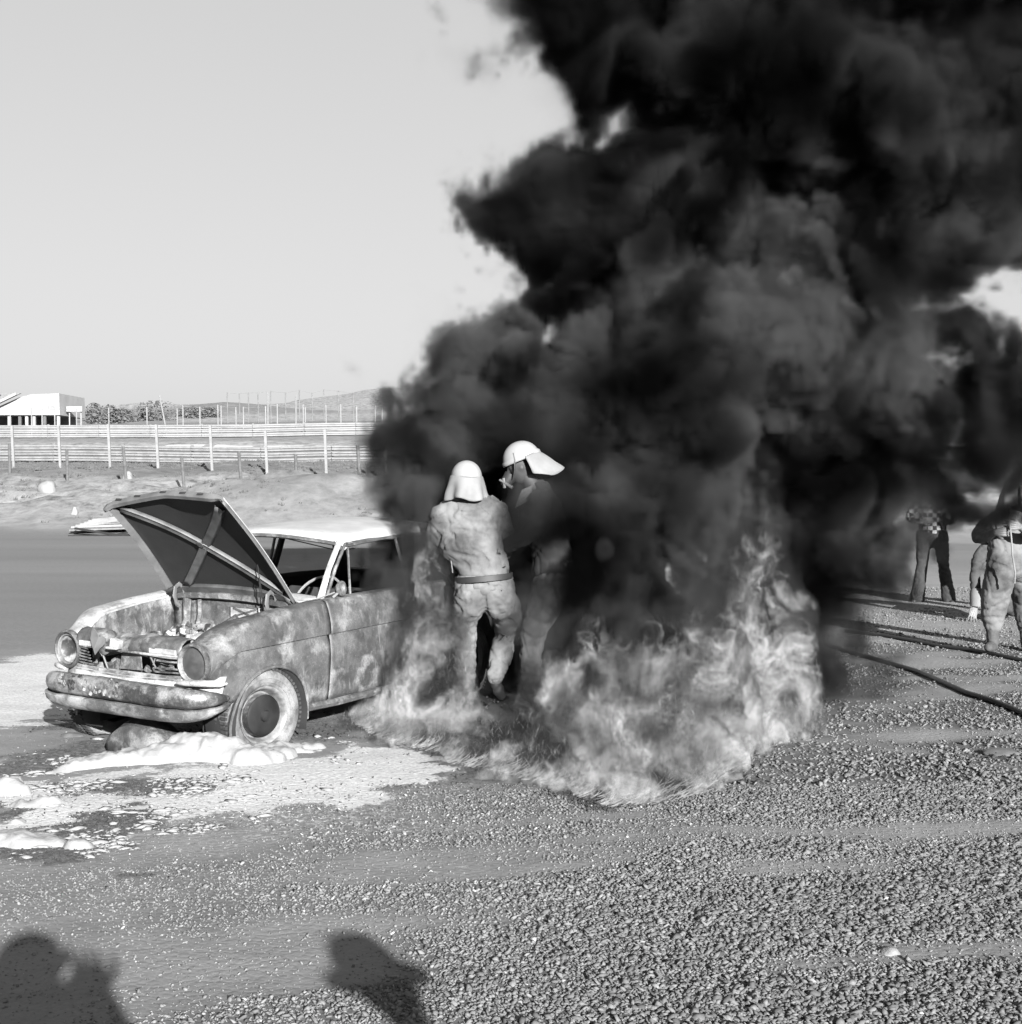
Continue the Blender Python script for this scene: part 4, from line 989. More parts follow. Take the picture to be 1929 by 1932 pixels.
# ---- smoke: billows given by centre direction, distance and radius; (u, v, Y, r, hardness)
SM = [
 # low left mass beside the car and over the road
 (826, 800, 12.2, 60), (822, 900, 12.2, 58), (860, 745, 12.3, 84), (880, 830, 12.3, 110), (930, 700, 12.4, 88), (975, 665, 12.6, 52), (860, 930, 12.1, 110), (815, 1010, 12.2, 58), (830, 1080, 12.2, 80),
 (960, 820, 12.5, 120), (960, 960, 12.2, 130), (1010, 760, 12.8, 90), (880, 1130, 12.3, 100), (960, 1200, 12.3, 110),
 # column
 (1080, 720, 12.9, 110), (1090, 870, 12.7, 150), (1130, 1000, 12.4, 170), (1150, 1160, 12.4, 160), (1250, 800, 13, 190), (1300, 980, 12.8, 200), (1330, 1150, 12.8, 190), (1450, 1000, 13, 200), (1500, 1150, 13, 150), (1480, 1240, 12.6, 110),
 (1080, 590, 13.1, 78), (1140, 500, 13.2, 120), (1170, 640, 13.1, 140), (1280, 600, 13.1, 190), (1060, 480, 13.3, 80), (1010, 420, 13.4, 78), (975, 360, 13.5, 74), (965, 410, 13.4, 58), (1020, 450, 13.4, 88), (1035, 520, 13.2, 78), (1050, 590, 13.1, 66), (1060, 390, 13.6, 85), (1160, 375, 13.7, 85), (1250, 400, 13.5, 150),
 # big lit billow in front
 (1400, 470, 12.3, 92), (1370, 560, 12.2, 105), (1500, 470, 12.2, 88), (1440, 600, 12.0, 110), (1540, 640, 12.0, 105), (1620, 500, 12.5, 95), (1700, 520, 12.6, 105), (1750, 600, 12.6, 92), (1660, 640, 12.6, 110), (1770, 500, 12.8, 62),
 (1480, 740, 12.4, 110), (1330, 720, 12.2, 105), (1230, 720, 12.2, 75), (1180, 780, 12.1, 70), (1370, 790, 12.0, 85), (1600, 760, 12.8, 120),
 # right low mass
 (1640, 860, 12.9, 160), (1760, 800, 12.9, 100), (1860, 800, 13, 78), (1760, 890, 12.8, 100), (1880, 818, 12.9, 80), (1765, 952, 12.7, 66), (1848, 735, 13, 72), (1815, 865, 13, 84), (1905, 735, 13.1, 72), (1605, 1225, 12.2, 62), (1570, 1290, 11.7, 58), (1640, 1120, 12.6, 58), (1520, 1350, 11.2, 46), (1040, 55, 13.7, 76), (1105, 125, 13.6, 60), (1850, 900, 12.9, 74), (1905, 868, 12.9, 62), (1610, 1080, 12.7, 76), (1640, 1010, 12.8, 76), (1600, 1160, 12.5, 58), (1700, 955, 12.7, 62), (1480, 830, 13.3, 110), (1650, 1030, 13, 75), (1765, 690, 13.3, 66), (1960, 790, 13, 96), (1640, 980, 12.7, 110), (1560, 1080, 12.5, 120), (1600, 1160, 12.4, 60), (1540, 1220, 12.2, 85), (1505, 1290, 11.7, 62), (1470, 1350, 10.9, 52),
 (2060, 775, 13, 118), (1785, 650, 13, 66), (1800, 740, 13, 80),
 # in front of the car tail and round the two men
 (792, 1040, 11.2, 40), (775, 1110, 11.1, 38), (790, 1180, 11.1, 42), (800, 970, 11.3, 50), (770, 1000, 11.3, 34), (815, 1240, 11.0, 40), (1030, 1000, 11.05, 62), (1045, 1120, 11.1, 62), (1050, 1230, 11.1, 55), (1110, 1050, 11.3, 90), (1120, 1200, 11.4, 90), (1220, 1150, 11.8, 110),
 # upper mass overhead
 (1110, 10, 13.6, 120), (1030, -10, 13.8, 95), (955, 15, 13.9, 74), (1000, 70, 13.8, 62), (1070, 120, 13.7, 56), (1140, 165, 13.6, 52), (1080, 60, 13.7, 80), (1210, 120, 13.6, 80), (1280, 230, 13.6, 110), (1340, 340, 13.6, 120), (1470, 400, 13.7, 120), (1560, 330, 13.7, 110), (1610, 420, 13.6, 90), (1710, 430, 13.5, 80), (1010, 480, 13.6, 62), (985, 530, 13.6, 34), (1230, 90, 13.4, 150), (1330, 250, 13.5, 170), (1400, 100, 13.2, 200), (1450, 330, 13.6, 120), (1600, 200, 13, 260), (1620, 20, 13, 220), (1850, 120, 13, 260), (1850, 330, 13.2, 150), (1930, 390, 13.2, 120), (1760, 330, 13.3, 120), (1200, -60, 13.5, 180), (1500, -120, 13.3, 260), (1800, -150, 13.2, 300), (2150, 100, 13.2, 260), (2150, 380, 13.4, 150), (1560, 370, 13.7, 70),
]
smn = np.array([-1.75, 9.7, -.05]); smx = np.array([6.6, 15.6, 7.1]); sdx = .044
n = np.round((smx-smn)/sdx).astype(int)
gx, gy, gz_ = [(smn[k] + sdx*np.arange(n[k])).astype(np.float32) for k in range(3)]
d = np.full(tuple(n), 3., np.float32); K = .16
def add_blob(d, c, Rr, K):
    lo = [max(0, int((c[k]-Rr-1.0-smn[k])/sdx)) for k in range(3)]; hi = [min(n[k], int((c[k]+Rr+1.0-smn[k])/sdx)+1) for k in range(3)]
    if any(h <= l for l, h in zip(lo, hi)): return
    s_ = tuple(slice(l, h) for l, h in zip(lo, hi))
    q = np.sqrt((gx[s_[0]][:, None, None]-c[0])**2 + (gy[s_[1]][None, :, None]-c[1])**2 + (gz_[s_[2]][None, None, :]-c[2])**2) - Rr
    o = d[s_]; h = np.clip(.5 + .5*(o-q)/K, 0, 1); d[s_] = o*(1-h) + q*h - K*h*(1-h)
for u, v, Y, r in SM:
    Y = Y - .55; add_blob(d, at(u, v, Y), r/F0*Y, K)
for cc, Rr in (((1.35, 10.85, .2), .34), ((2.0, 10.3, .12), .22), ((2.2, 10.7, .15), .30), ((2.35, 11.1, .2), .36), ((1.75, 9.6, .05), .14), ((1.75, 10.9, .3), .5), ((2.3, 11.4, .25), .42)): add_blob(d, cc, Rr, K)   # hugging the ground behind the fire
sr = np.random.default_rng(21); nn = tuple(n)
N1 = noise3(sr, nn, sdx, .85); N2 = noise3(sr, nn, sdx, .42); N3 = noise3(sr, nn, sdx, .2); N4 = noise3(sr, nn, sdx, .1)
W = [noise3(sr, nn, sdx, .6)*5.5 + noise3(sr, nn, sdx, .25)*1.3 for _ in range(3)]
billow = warp(.25*np.abs(N1) + .25*np.abs(N2) + .17*np.abs(N3), *W) + .09*np.abs(warp(N4, W[1], W[2], W[0]))
f = -d + (billow - .27)*1.3
soft = .15 + .36*sstep(3.4, 6.2, gz_)[None, None, :] + .28*(sstep(.9, 1.9, gx)[:, None, None]*(1-sstep(.5, 1.2, gz_))[None, None, :])    # the top blurs out
thin = noise3(sr, nn, sdx, 1.0)*.6 + noise3(sr, nn, sdx, .4)*.35
for (u, v, rr_, am_) in ((1560, 560, 1.15, -.42), (1130, 600, .7, -.25), (1200, 800, .9, -.25), (1330, 800, .7, -.25), (1750, 900, .8, -.2), (1250, 1080, .9, .7), (1500, 900, .6, .6), (870, 860, .8, .5), (1200, 40, 1.0, .6), (1750, 250, 1.4, .6)):
    c_ = at(u, v, 11.8); thin += am_*np.exp(-(((gx[:, None, None]-c_[0])**2 + (gz_[None, None, :]-c_[2])**2)/rr_**2))
dens = np.clip(f/soft, 0, 1)**1.9*(10.5 + 5.5*np.clip(thin*1.3 + .8*sstep(3.6, 5.5, gz_)[None, None, :], -1, 1))
# light veil that trails round the edges
veil = np.clip((f + .38)/.7, 0, 1)**2*np.clip(.35 + .8*noise3(sr, nn, sdx, .3)*1.0 + .5*N1, 0, 1)*.55
dens = np.maximum(dens, veil)
dens *= sstep(0, .12, gz_ + .05)[None, None, :]
# thin air where the two men stand
mx_ = np.exp(-(((gx[:, None, None]+.28)/.34)**4)) * sstep(11.0, 10.75, gy)[None, :, None]; dens *= 1 - .97*mx_
mx_ = np.exp(-(((gx[:, None, None]-.22)/.26)**4)) * sstep(10.95, 10.65, gy)[None, :, None]*(.58 + .42*sstep(1.55, 1.75, gz_)[None, None, :]); dens *= 1 - mx_
# fade at the box sides
for k, g_ in enumerate((gx, gy, gz_)):
    e = np.minimum(g_ - g_[0], g_[-1] - g_)/.25; sh = [1, 1, 1]; sh[k] = -1; dens *= np.clip(e, 0, 1).reshape(sh)
dens[dens < .03] = 0
m = bpy.data.materials.new('black_smoke'); m.use_nodes = True; m.node_tree.nodes.clear(); nt = m.node_tree
pv = nt.nodes.new('ShaderNodeVolumePrincipled'); mo = nt.nodes.new('ShaderNodeOutputMaterial'); nt.links.new(pv.outputs[0], mo.inputs['Volume'])
cn = ramp(nt, tnoise(nt, coord(nt), .95, 1.5, .55, 0), [(.38, .004), (.50, .024), (.62, .085)])     # fresh soot is blacker than the cooling rolls
sz_ = nt.nodes.new('ShaderNodeSeparateXYZ'); nt.links.new(coord(nt), sz_.inputs[0])
zf = nt.nodes.new('ShaderNodeMapRange'); nt.links.new(sz_.outputs['Z'], zf.inputs[0])
for k_, v_ in ((1, 3.5), (2, 4.6), (3, 1.0), (4, .42)): zf.inputs[k_].default_value = v_  # upper smoke darkened by height: shade painted into its colour
nt.links.new(mth(nt, 'MULTIPLY', cn, zf.outputs[0]), pv.inputs['Color'])
volume_object('black_smoke', dens, tuple(smn), sdx, m, 'dense black smoke rolling up from the burning ground')
print('smoke', n, round(_t.time()-_t0, 1))

# ---- fire: emissive filaments
fmn = np.array([-1.55, 7.5, -.01]); fmx = np.array([2.6, 11.15, 1.72]); fdx = .0130
n = np.round((fmx-fmn)/fdx).astype(int); nn = tuple(n)
gx, gy, gz_ = [(fmn[k] + fdx*np.arange(n[k])).astype(np.float32) for k in range(3)]
# flames: (u, v at the ground, radius on the ground m, height m)
FL = [(675, 1372, .22, .12), (730, 1360, .3, .22), (790, 1372, .28, .75), (812, 1366, .24, 1.12), (842, 1374, .24, .85), (868, 1388, .2, .34), (780, 1395, .3, .22), (950, 1420, .26, .14), (895, 1428, .3, .13), (1000, 1410, .3, .3), (1000, 1440, .3, .24),
      (1060, 1370, .32, .62), (1120, 1420, .4, .45), (1130, 1370, .3, .75), (1180, 1380, .34, .75), (1230, 1400, .4, .72), (1190, 1470, .34, .26), (1280, 1360, .4, .85), (1340, 1370, .4, .85), (1300, 1440, .36, .55), (1260, 1420, .34, .8), (1340, 1410, .34, .95), (1390, 1385, .34, .85), (1430, 1388, .30, 1.15), (1462, 1384, .27, 1.40), (1492, 1384, .24, 1.28), (1508, 1382, .18, .8), (1330, 1350, .3, 1.0), (1370, 1420, .3, .45),
      (1210, 1500, .30, .22), (1130, 1490, .28, .20), (1200, 1450, .4, .40), (1100, 1450, .34, .34), (1280, 1480, .26, .26), (1340, 1460, .2, .26), (960, 1462, .26, .14), (1040, 1470, .24, .16), (860, 1440, .2, .1)]
hmap = np.zeros((n[0], n[1]), np.float32)
for u, v, r_, h_ in FL:
    x0, y0 = gpt(u, v); q = ((gx[:, None]-x0)**2 + ((gy[None, :]-y0)/1.25)**2)/r_**2
    hmap = np.maximum(hmap, h_*np.clip(1.15 - q, 0, 1)**.6)
NX, NY = np.meshgrid(gx, gy, indexing='ij')
hmap *= (.62 + .5*np.clip(.5+fbm2(NX, NY, .30, 3, 90), 0, 1.3))
cover = sstep(.0, .12, hmap)
fr = np.random.default_rng(4)
wx = noise3(fr, nn, fdx, (.22, .22, .3)); wy = noise3(fr, nn, fdx, (.22, .22, .3)); wz = noise3(fr, nn, fdx, (.2, .2, .25)); w2 = noise3(fr, nn, fdx, .07)
A1 = noise3(fr, nn, fdx, (.09, .40, .15)); A2 = noise3(fr, nn, fdx, (.045, .24, .075)); A3 = noise3(fr, nn, fdx, (.17, .45, .20))
rid = np.clip(1 - np.abs(A1)*2.6, 0, 1)**2.2 + .95*np.clip(1 - np.abs(A2)*2.6, 0, 1)**2.2
A4 = noise3(fr, nn, fdx, (.032, .16, .055)); rid += .45*np.clip(1 - np.abs(A4)*2.4, 0, 1)**2
rid = warp(rid, wx*9.5 + w2*2.8, wy*8, wz*8 + w2*2.8)
zz = gz_[None, None, :]/np.maximum(hmap[:, :, None], .02)*(1 + .35*A3)
env = np.clip(1.1 - zz, 0, 1)**.7*cover[:, :, None]
boost = (.75*np.exp(-((gx[:, None]+.58)/.22)**2 - ((gy[None, :]-10.25)/.35)**2) + .40*np.exp(-((gx[:, None]-1.8)/.4)**2 - ((gy[None, :]-9.9)/.6)**2) + .22*np.exp(-((gx[:, None]-1.15)/.6)**2 - ((gy[None, :]-9.6)/.9)**2))[:, :, None]
patch = np.clip(.46 + boost + .95*warp(A3, wx*7, wy*7, wz*7), 0, 1.3)
fire = np.clip(env*2.2, 0, 1)*.16 + env*rid*patch*.95*(.62+.3*np.clip(1-gz_/1.6, 0, 1))[None, None, :]
fire *= cover[:, :, None]*(1 - .35*sstep(1.3, 1.9, gx)[:, None, None]*(1-sstep(.2, .6, gz_))[None, None, :]); fire[fire < .06] = 0
m = bpy.data.materials.new('flame'); m.use_nodes = True; m.node_tree.nodes.clear(); nt = m.node_tree
mo = nt.nodes.new('ShaderNodeOutputMaterial'); pv = nt.nodes.new('ShaderNodeVolumePrincipled'); nt.links.new(pv.outputs[0], mo.inputs['Volume'])
at_ = nt.nodes.new('ShaderNodeAttribute'); at_.attribute_name = 'density'
pv.inputs['Density Attribute'].default_value = ''
pv.inputs['Color'].default_value = (.05, .05, .05, 1)
nt.links.new(mth(nt, 'MULTIPLY', mth(nt, 'MINIMUM', at_.outputs['Fac'], .40), 12.0), pv.inputs['Density'])
nt.links.new(mth(nt, 'MINIMUM', mth(nt, 'MULTIPLY', mth(nt, 'POWER', mth(nt, 'MAXIMUM', mth(nt, 'SUBTRACT', at_.outputs['Fac'], .24), 0.0), 1.45), 6.6), 1.35), pv.inputs['Emission Strength'])
volume_object('flames', fire, tuple(fmn), fdx, m, 'wispy pale flames spreading over the burning fuel on the ground')
print('fire', n, round(_t.time()-_t0, 1))
# licks of flame combed along the front edge of the fuel
m, nt, b = new_mat('flame_lick')
nt.nodes.remove(b); mo = nt.nodes['Material Output']; em = nt.nodes.new('ShaderNodeEmission'); em.inputs[0].default_value = (1, 1, 1, 1)
tr = nt.nodes.new('ShaderNodeBsdfTransparent'); ms = nt.nodes.new('ShaderNodeMixShader'); nt.links.new(tr.outputs[0], ms.inputs[1]); nt.links.new(em.outputs[0], ms.inputs[2]); nt.links.new(ms.outputs[0], mo.inputs[0])
nz_ = tnoise(nt, coord(nt), 26, 4, .6, .5)
nt.links.new(ramp(nt, nz_, [(.3, .05), (.7, .26)]), em.inputs[1]); nt.links.new(mth(nt, 'MULTIPLY', ramp(nt, tnoise(nt, coord(nt), 40, 3, .6), [(.35, .15), (.6, .95)]), attr(nt, 'fade')), ms.inputs[0])
lr = random.Random(9); EDGE = [(660, 1362), (690, 1385), (745, 1408), (830, 1425), (845, 1448), (930, 1458), (1010, 1482), (1075, 1488), (1085, 1508), (1150, 1528), (1230, 1522), (1300, 1508), (1350, 1470), (1400, 1440)]
V, Fs, FD = [], [], []
def lick(x, y, L, w_, heading, curl, rise):
    K_ = 9; pts = []
    h = heading; p = Vector((x, y, .004)); s_ = L/K_; pit = lr.uniform(.0, .25)
    for k in range(K_+1):
        pts.append(p.copy()); h += curl/K_; pit += rise/K_
        p = p + Vector((math.cos(h)*math.cos(pit), math.sin(h)*math.cos(pit), math.sin(pit)))*s_
    b0 = len(V)
    for k, p in enumerate(pts):
        t = k/K_; r_ = w_*(math.sin(PI*min(1, .12+t*.88))**.7)*(1-.25*t)+.0004
        for a in (0, 2.09, 4.19): V.append(p + Vector((0, math.cos(a)*r_, math.sin(a)*r_)) + Vector((math.sin(a)*r_*.3, 0, 0))); FD.append(math.sin(PI*min(1, .1+.9*t))**.5)
    for k in range(K_):
        for a in range(3): i = b0+k*3; Fs.append((i+a, i+(a+1) % 3, i+3+(a+1) % 3, i+3+a))
EP = [gpt(*e) for e in EDGE]
for seg in range(len(EP)-1):
    (x0, y0), (x1, y1) = EP[seg], EP[seg+1]; Ls = math.hypot(x1-x0, y1-y0)
    for k in range(int(Ls*150)):
        t = lr.random(); dd = abs(lr.gauss(0, .16)) - .02; x = lerp(x0, x1, t) - .1*dd; y = lerp(y0, y1, t) + dd
        lick(x, y, lr.uniform(.06, .19), lr.uniform(.0025, .0065), lr.uniform(-.25, .45), lr.uniform(-.2, .5), lr.uniform(.2, 1.7))
# ribbons of flame over the whole burning patch: thin sheets, brightest along one curled edge
def flame_h(x, y):
    i = int((x-fmn[0])/fdx); j = int((y-fmn[1])/fdx)
    return hmap[i, j] if 0 <= i < n[0] and 0 <= j < n[1] else 0
RV, RF, RE, RD, RG = [], [], [], [], []
def ribbon(p, L, w_, lean, amp, gain):
    K_ = 9; ph = lr.uniform(0, 6.3); fq = lr.uniform(1.5, 5); tw = lr.uniform(-1.8, 1.8); az = lr.uniform(-.5, .5); b0 = len(RV)
    for k in range(K_+1):
        t = k/K_; q = Vector((p.x + lean*L*t + amp*math.sin(ph+fq*t)*t**.6, p.y + amp*.6*math.cos(ph+fq*t*1.3), p.z + L*t*(1-.25*t)))
        hw = w_*math.sin(PI*min(1, .08+.92*t))**.8*(1-.5*t); a = az + tw*t
        for j, e in ((-1, 0), (.2, .35), (1, 1)):
            RV.append(q + Vector((math.cos(a)*hw*j, math.sin(a)*hw*j, hw*.4*j*math.sin(ph+t*5)))); RE.append(e); RD.append(math.sin(PI*min(1, .04+.96*t))**.7); RG.append(gain)
    for k in range(K_):
        for j in range(2): i = b0+k*3+j; RF.append((i, i+1, i+4, i+3))
tot = 0
while tot < 4200:
    x, y = lr.uniform(fmn[0], fmx[0]), lr.uniform(fmn[1], fmx[1]) ; h_ = flame_h(x, y)
    if h_ < .03 or lr.random() > .25 + h_: continue
    z = min(h_*lr.random()**1.6*.62, .5); g_ = 1.0 if lr.random() < .3 else .5
    dens_ = .5+.8*n2(x*1.0+z, z*2.2, .3, 33)
    if lr.random() > dens_: continue
    small = z < .12
    ribbon(Vector((x, y, z+.005)), lr.uniform(.05, .13) if small else lr.uniform(.07, .22)*(.6+.3*h_), lr.uniform(.004, .014) if small else lr.uniform(.008, .026), lr.gauss(.15, .25), lr.uniform(.01, .045), g_*(1 if small else .8)); tot += 1
me = bpy.data.meshes.new('flame_ribbons'); me.from_pydata([tuple(p) for p in RV], [], RF); me.update()
for nm, A_ in (('edge', RE), ('fade', RD), ('gain', RG)):
    a_ = me.attributes.new(nm, 'FLOAT', 'POINT'); a_.data.foreach_set('value', np.array(A_, np.float32))
m2_, nt, b = new_mat('flame_sheet'); nt.nodes.remove(b); mo = nt.nodes['Material Output']; em = nt.nodes.new('ShaderNodeEmission'); em.inputs[0].default_value = (1, 1, 1, 1)
tr = nt.nodes.new('ShaderNodeBsdfTransparent'); ms = nt.nodes.new('ShaderNodeMixShader'); nt.links.new(tr.outputs[0], ms.inputs[1]); nt.links.new(em.outputs[0], ms.inputs[2]); nt.links.new(ms.outputs[0], mo.inputs[0])
ee = mth(nt, 'POWER', attr(nt, 'edge'), 2.0); ny_ = ramp(nt, tnoise(nt, coord(nt), 22, 5, .65, 1.0), [(.34, .1), (.62, 1)])
al = mth(nt, 'MULTIPLY', mth(nt, 'MULTIPLY', mth(nt, 'ADD', mth(nt, 'MULTIPLY', ee, .6), .10), attr(nt, 'fade')), mth(nt, 'MULTIPLY', ny_, attr(nt, 'gain')), True)
nt.links.new(al, ms.inputs[0]); nt.links.new(mth(nt, 'ADD', .035, mth(nt, 'MULTIPLY', mth(nt, 'MULTIPLY', ee, ny_), .30)), em.inputs[1])
rb = link('flame_ribbons', me, m2_, None, True); prop(rb, 'pale torn sheets and threads of flame standing over the burning fuel', None, None, 'stuff')
me = bpy.data.meshes.new('flame_licks'); me.from_pydata([tuple(p) for p in V], [], Fs); me.update()
a_ = me.attributes.new('fade', 'FLOAT', 'POINT'); a_.data.foreach_set('value', np.array(FD, np.float32))
lk = link('flame_licks', me, m, None, True); prop(lk, 'thin curling licks of flame fringing the front edge of the fire', None, None, 'stuff')

# ------------------------------------------------------------------ people
M['suit'] = gm('asbestos_suit', .04, .135, 3.4, .95, .3, .004, contrast=.11)
M['suit_dark'] = gm('sooted_suit', .03, .06, 4, .95, .3, .004)
M['coat'] = gm('dark_coat', .008, .02, 6, .95, .3, .004)
M['helmet'] = gm('white_helmet', .2, .26, 3, .4, 0)
M['cape'] = gm('helmet_cape', .12, .18, 6, .85, .2, .002)
M['belt'] = gm('dark_belt', .012, .02, 9, .6, 0)
M['boot'] = gm('black_boot', .01, .025, 9, .6, .2, .003)
M['boot_grey'] = gm('dusty_boot', .03, .07, 12, .8, .3, .003)
M['skin'] = gm('skin', .10, .13, 9, .6, .1, .001)
M['hair'] = gm('dark_hair', .015, .03, 30, .8, .3, .003)
M['jeans'] = gm('dark_flared_trousers', .015, .03, 14, .95, .3, .003)
M['buckle'] = gm('strap_metal', .06, .1, 10, .5, 0)
M['soot_skin'] = gm('sooty_face', .02, .04, 9, .7, .1, .001)
m, nt, b = new_mat('checked_shirt'); ck = nt.nodes.new('ShaderNodeTexChecker'); ck.inputs['Scale'].default_value = 17; ck.inputs[1].default_value = (.2, .2, .2, 1); ck.inputs[2].default_value = (.008, .008, .008, 1)
nt.links.new(coord(nt), ck.inputs['Vector']); nt.links.new(ck.outputs[0], b.inputs['Base Color']); b.inputs['Roughness'].default_value = .9; M['check'] = m

def ell(mb, c, r, rot=None):
    bm = bmesh.new(); bmesh.ops.create_icosphere(bm, subdivisions=3, radius=1); c = Vector(c)
    P_ = [Vector((v.co.x*r[0], v.co.y*r[1], v.co.z*r[2])) for v in bm.verts]
    if rot is not None: P_ = [rot @ p for p in P_]
    mb.add([p+c for p in P_], [[v.index for v in f.verts] for f in bm.faces]); bm.free()
def limb(mb, pts, rad, wide=None, n=14):
    """smooth closed limb through joints; rad: radii; wide: (direction, factor) stretches the section"""
    P_ = [Vector(p) for p in pts]; out = []; rr = []
    m_ = len(P_)
    for i in range(m_-1):
        p0, p1, p2, p3 = P_[max(i-1, 0)], P_[i], P_[i+1], P_[min(i+2, m_-1)]
        for k in range(5):
            t = k/5; t2, t3 = t*t, t*t*t
            q = .5*((2*p1) + (p2-p0)*t + (2*p0-5*p1+4*p2-p3)*t2 + (3*p1-p0-3*p2+p3)*t3); out.append(q); rr.append(lerp(rad[i], rad[i+1], t*t*(3-2*t)))
    out.append(P_[-1]); rr.append(rad[-1])
    k0 = len(mb.v); mb.tube(out, rr, n)
    if wide is not None:
        d_ = Vector(wide[0]).normalized(); f_ = wide[1]; nn_ = n
        for i, c in enumerate(out):
            for j in range(nn_):
                p = Vector(mb.v[k0+i*nn_+j]); o_ = p-c; a = o_.dot(d_); mb.v[k0+i*nn_+j] = tuple(c + o_ + d_*a*(f_-1))
    ell(mb, out[0], [rr[0]*.98]*3); ell(mb, out[-1], [rr[-1]*.98]*3)
def fuse(mb, name, mat, parent, vox=.014, folds=.006, fs=7.0, seed=0, smooth=10, creases=()):
    """one continuous skin over the limbs, with cloth folds"""
    me = bpy.data.meshes.new(name); me.from_pydata([tuple(p) for p in mb.v], [], mb.f); me.update()
    o = bpy.data.objects.new('tmp', me); C.objects.link(o)
    r = o.modifiers.new('r', 'REMESH'); r.mode = 'VOXEL'; r.voxel_size = vox
    s = o.modifiers.new('s', 'SMOOTH'); s.factor = .6; s.iterations = smooth
    dg = bpy.context.evaluated_depsgraph_get(); ev = o.evaluated_get(dg); m2 = bpy.data.meshes.new_from_object(ev)
    bpy.data.objects.remove(o); bpy.data.meshes.remove(me); m2.name = name
    if folds:
        for v in m2.vertices:
            p = v.co; w1 = mnoise.noise(Vector((p.x*fs*.8+seed, p.y*fs*.8, p.z*fs*2.0)) + mnoise.noise_vector(p*fs*.6)*.7)
            w2 = mnoise.noise(Vector((p.x*fs*2.1+seed+p.z*5, p.y*fs*2.1, p.z*fs*1.1)) + mnoise.noise_vector(p*fs*1.2)*.8); f_ = -2.0*folds*max(0, 1-abs(w1)*5)**1.3 - 1.3*folds*max(0, 1-abs(w2)*5.5)**1.2 + folds*.3*mnoise.noise(p*fs*.9) + folds*.35*mnoise.noise(p*fs*4)
            for (c, ax, wd, dp) in creases:
                q = (p-c).dot(ax)/wd; f_ += -dp*math.exp(-q*q)*max(0, 1-(p-c).length/.22)
            v.co = p + v.normal*f_
    return link(name, m2, mat, parent, True)
def frame_of(fwd, up):
    z = Vector(up).normalized(); x = Vector(fwd); x = (x - z*x.dot(z)).normalized(); y = z.cross(x)
    return Matrix((x, y, z)).transposed()
def head(par, c, fwd, up, skin=None, hair=True):
    """head with face; c = centre of the head"""
    Rm = frame_of(fwd, up); bm = bmesh.new(); bmesh.ops.create_icosphere(bm, subdivisions=4, radius=1)
    for v in bm.verts:
        p = v.co; x, y, z = p.x*.098, p.y*.076, p.z*.118
        if z < 0: y *= 1+.9*z*2.2; x *= 1 + .2*z*3 if x < 0 else 1
        g = lambda cx, cy, cz, s: math.exp(-(((p.x-cx)**2+(p.y-cy)**2+(p.z-cz)**2)/s**2))
        x += .026*g(1, 0, -.12, .17) + .008*g(.95, 0, .1, .14) - .012*(g(.9, .33, .08, .17)+g(.9, -.33, .08, .17)) + .006*g(.95, 0, -.45, .2) - .004*g(.95, 0, -.33, .08) + .008*g(.8, 0, -.85, .25)
        y += .018*(g(.02, 1, -.02, .16)-g(.02, -1, -.02, .16))
        v.co = Rm @ Vector((x, y, z)) + Vector(c)
    me = bpy.data.meshes.new('head'); bm.to_mesh(me); bm.free(); h = link('head', me, skin or M['skin'], par, True)
    MB().tube([Vector(c)+Rm @ Vector((-.02, 0, -.07)), Vector(c)+Rm @ Vector((-.035, 0, -.20))], [.056, .062], 14).build('neck', skin or M['skin'], h, True)
    if hair:
        bm = bmesh.new(); bmesh.ops.create_icosphere(bm, subdivisions=4, radius=1)
        for v in bm.verts:
            p = v.co; k = 1 if (p.z > .35 or (p.x < .1 and p.z > -.45)) else .9
            v.co = Rm @ Vector((p.x*.108*k - .006, p.y*.086*k, p.z*.124*k+.004)) + Vector(c) + mnoise.noise_vector(p*5)*.006
        me = bpy.data.meshes.new('hair'); bm.to_mesh(me); bm.free(); link('hair', me, M['hair'], h, True)
    return h
def hand(par, wrist, fdir, pnorm, side=1, curl=.5, mat=None, s=1.0, name='hand', spread=.12):
    """palm with four unequal bent fingers and a thumb leaving its side"""
    f = Vector(fdir).normalized(); n_ = Vector(pnorm); n_ = (n_-f*n_.dot(f)).normalized(); sd = f.cross(n_)*side; w0 = Vector(wrist); mb = MB()
    for t in (-1, -.4, .3, 1): limb(mb, [w0 + sd*.012*t, w0 + f*.05*s + sd*.026*t*s, w0 + f*.092*s + sd*.030*t*s], [.015*s, .0135*s, .0115*s], None, 8)
    for k, (t, L_) in enumerate(((1, .078), (.35, .088), (-.32, .082), (-.95, .064))):
        p = w0 + f*.09*s + sd*.031*t*s; d_ = (f + sd*spread*t).normalized(); pts = [p]; a = curl*lerp(.75, 1.15, k/3)
        for j, l_ in enumerate((.42, .33, .25)):
            a2 = a*(.7+.5*j); d_ = (d_*math.cos(a2) + n_*math.sin(a2)).normalized(); p = p + d_*L_*l_*s; pts.append(p)
            n2_ = n_ - d_*n_.dot(d_); 
        limb(mb, pts, [.0098*s, .0092*s, .0084*s, .0070*s], None, 8)
    p = w0 + f*.028*s + sd*.026*s; d_ = (f*.62 + sd*.68 + n_*.35).normalized(); pts = [p, p + d_*.036*s]; d_ = (f*.85 + sd*.2 + n_*(.3+curl*.6)).normalized(); pts += [pts[-1]+d_*.03*s, pts[-1]+d_*.055*s]
    limb(mb, pts, [.014*s, .0115*s, .0100*s, .0082*s], None, 8)
    return fuse(mb, name, mat or M['skin'], par, .0042*s, 0, 1, 0, 2)
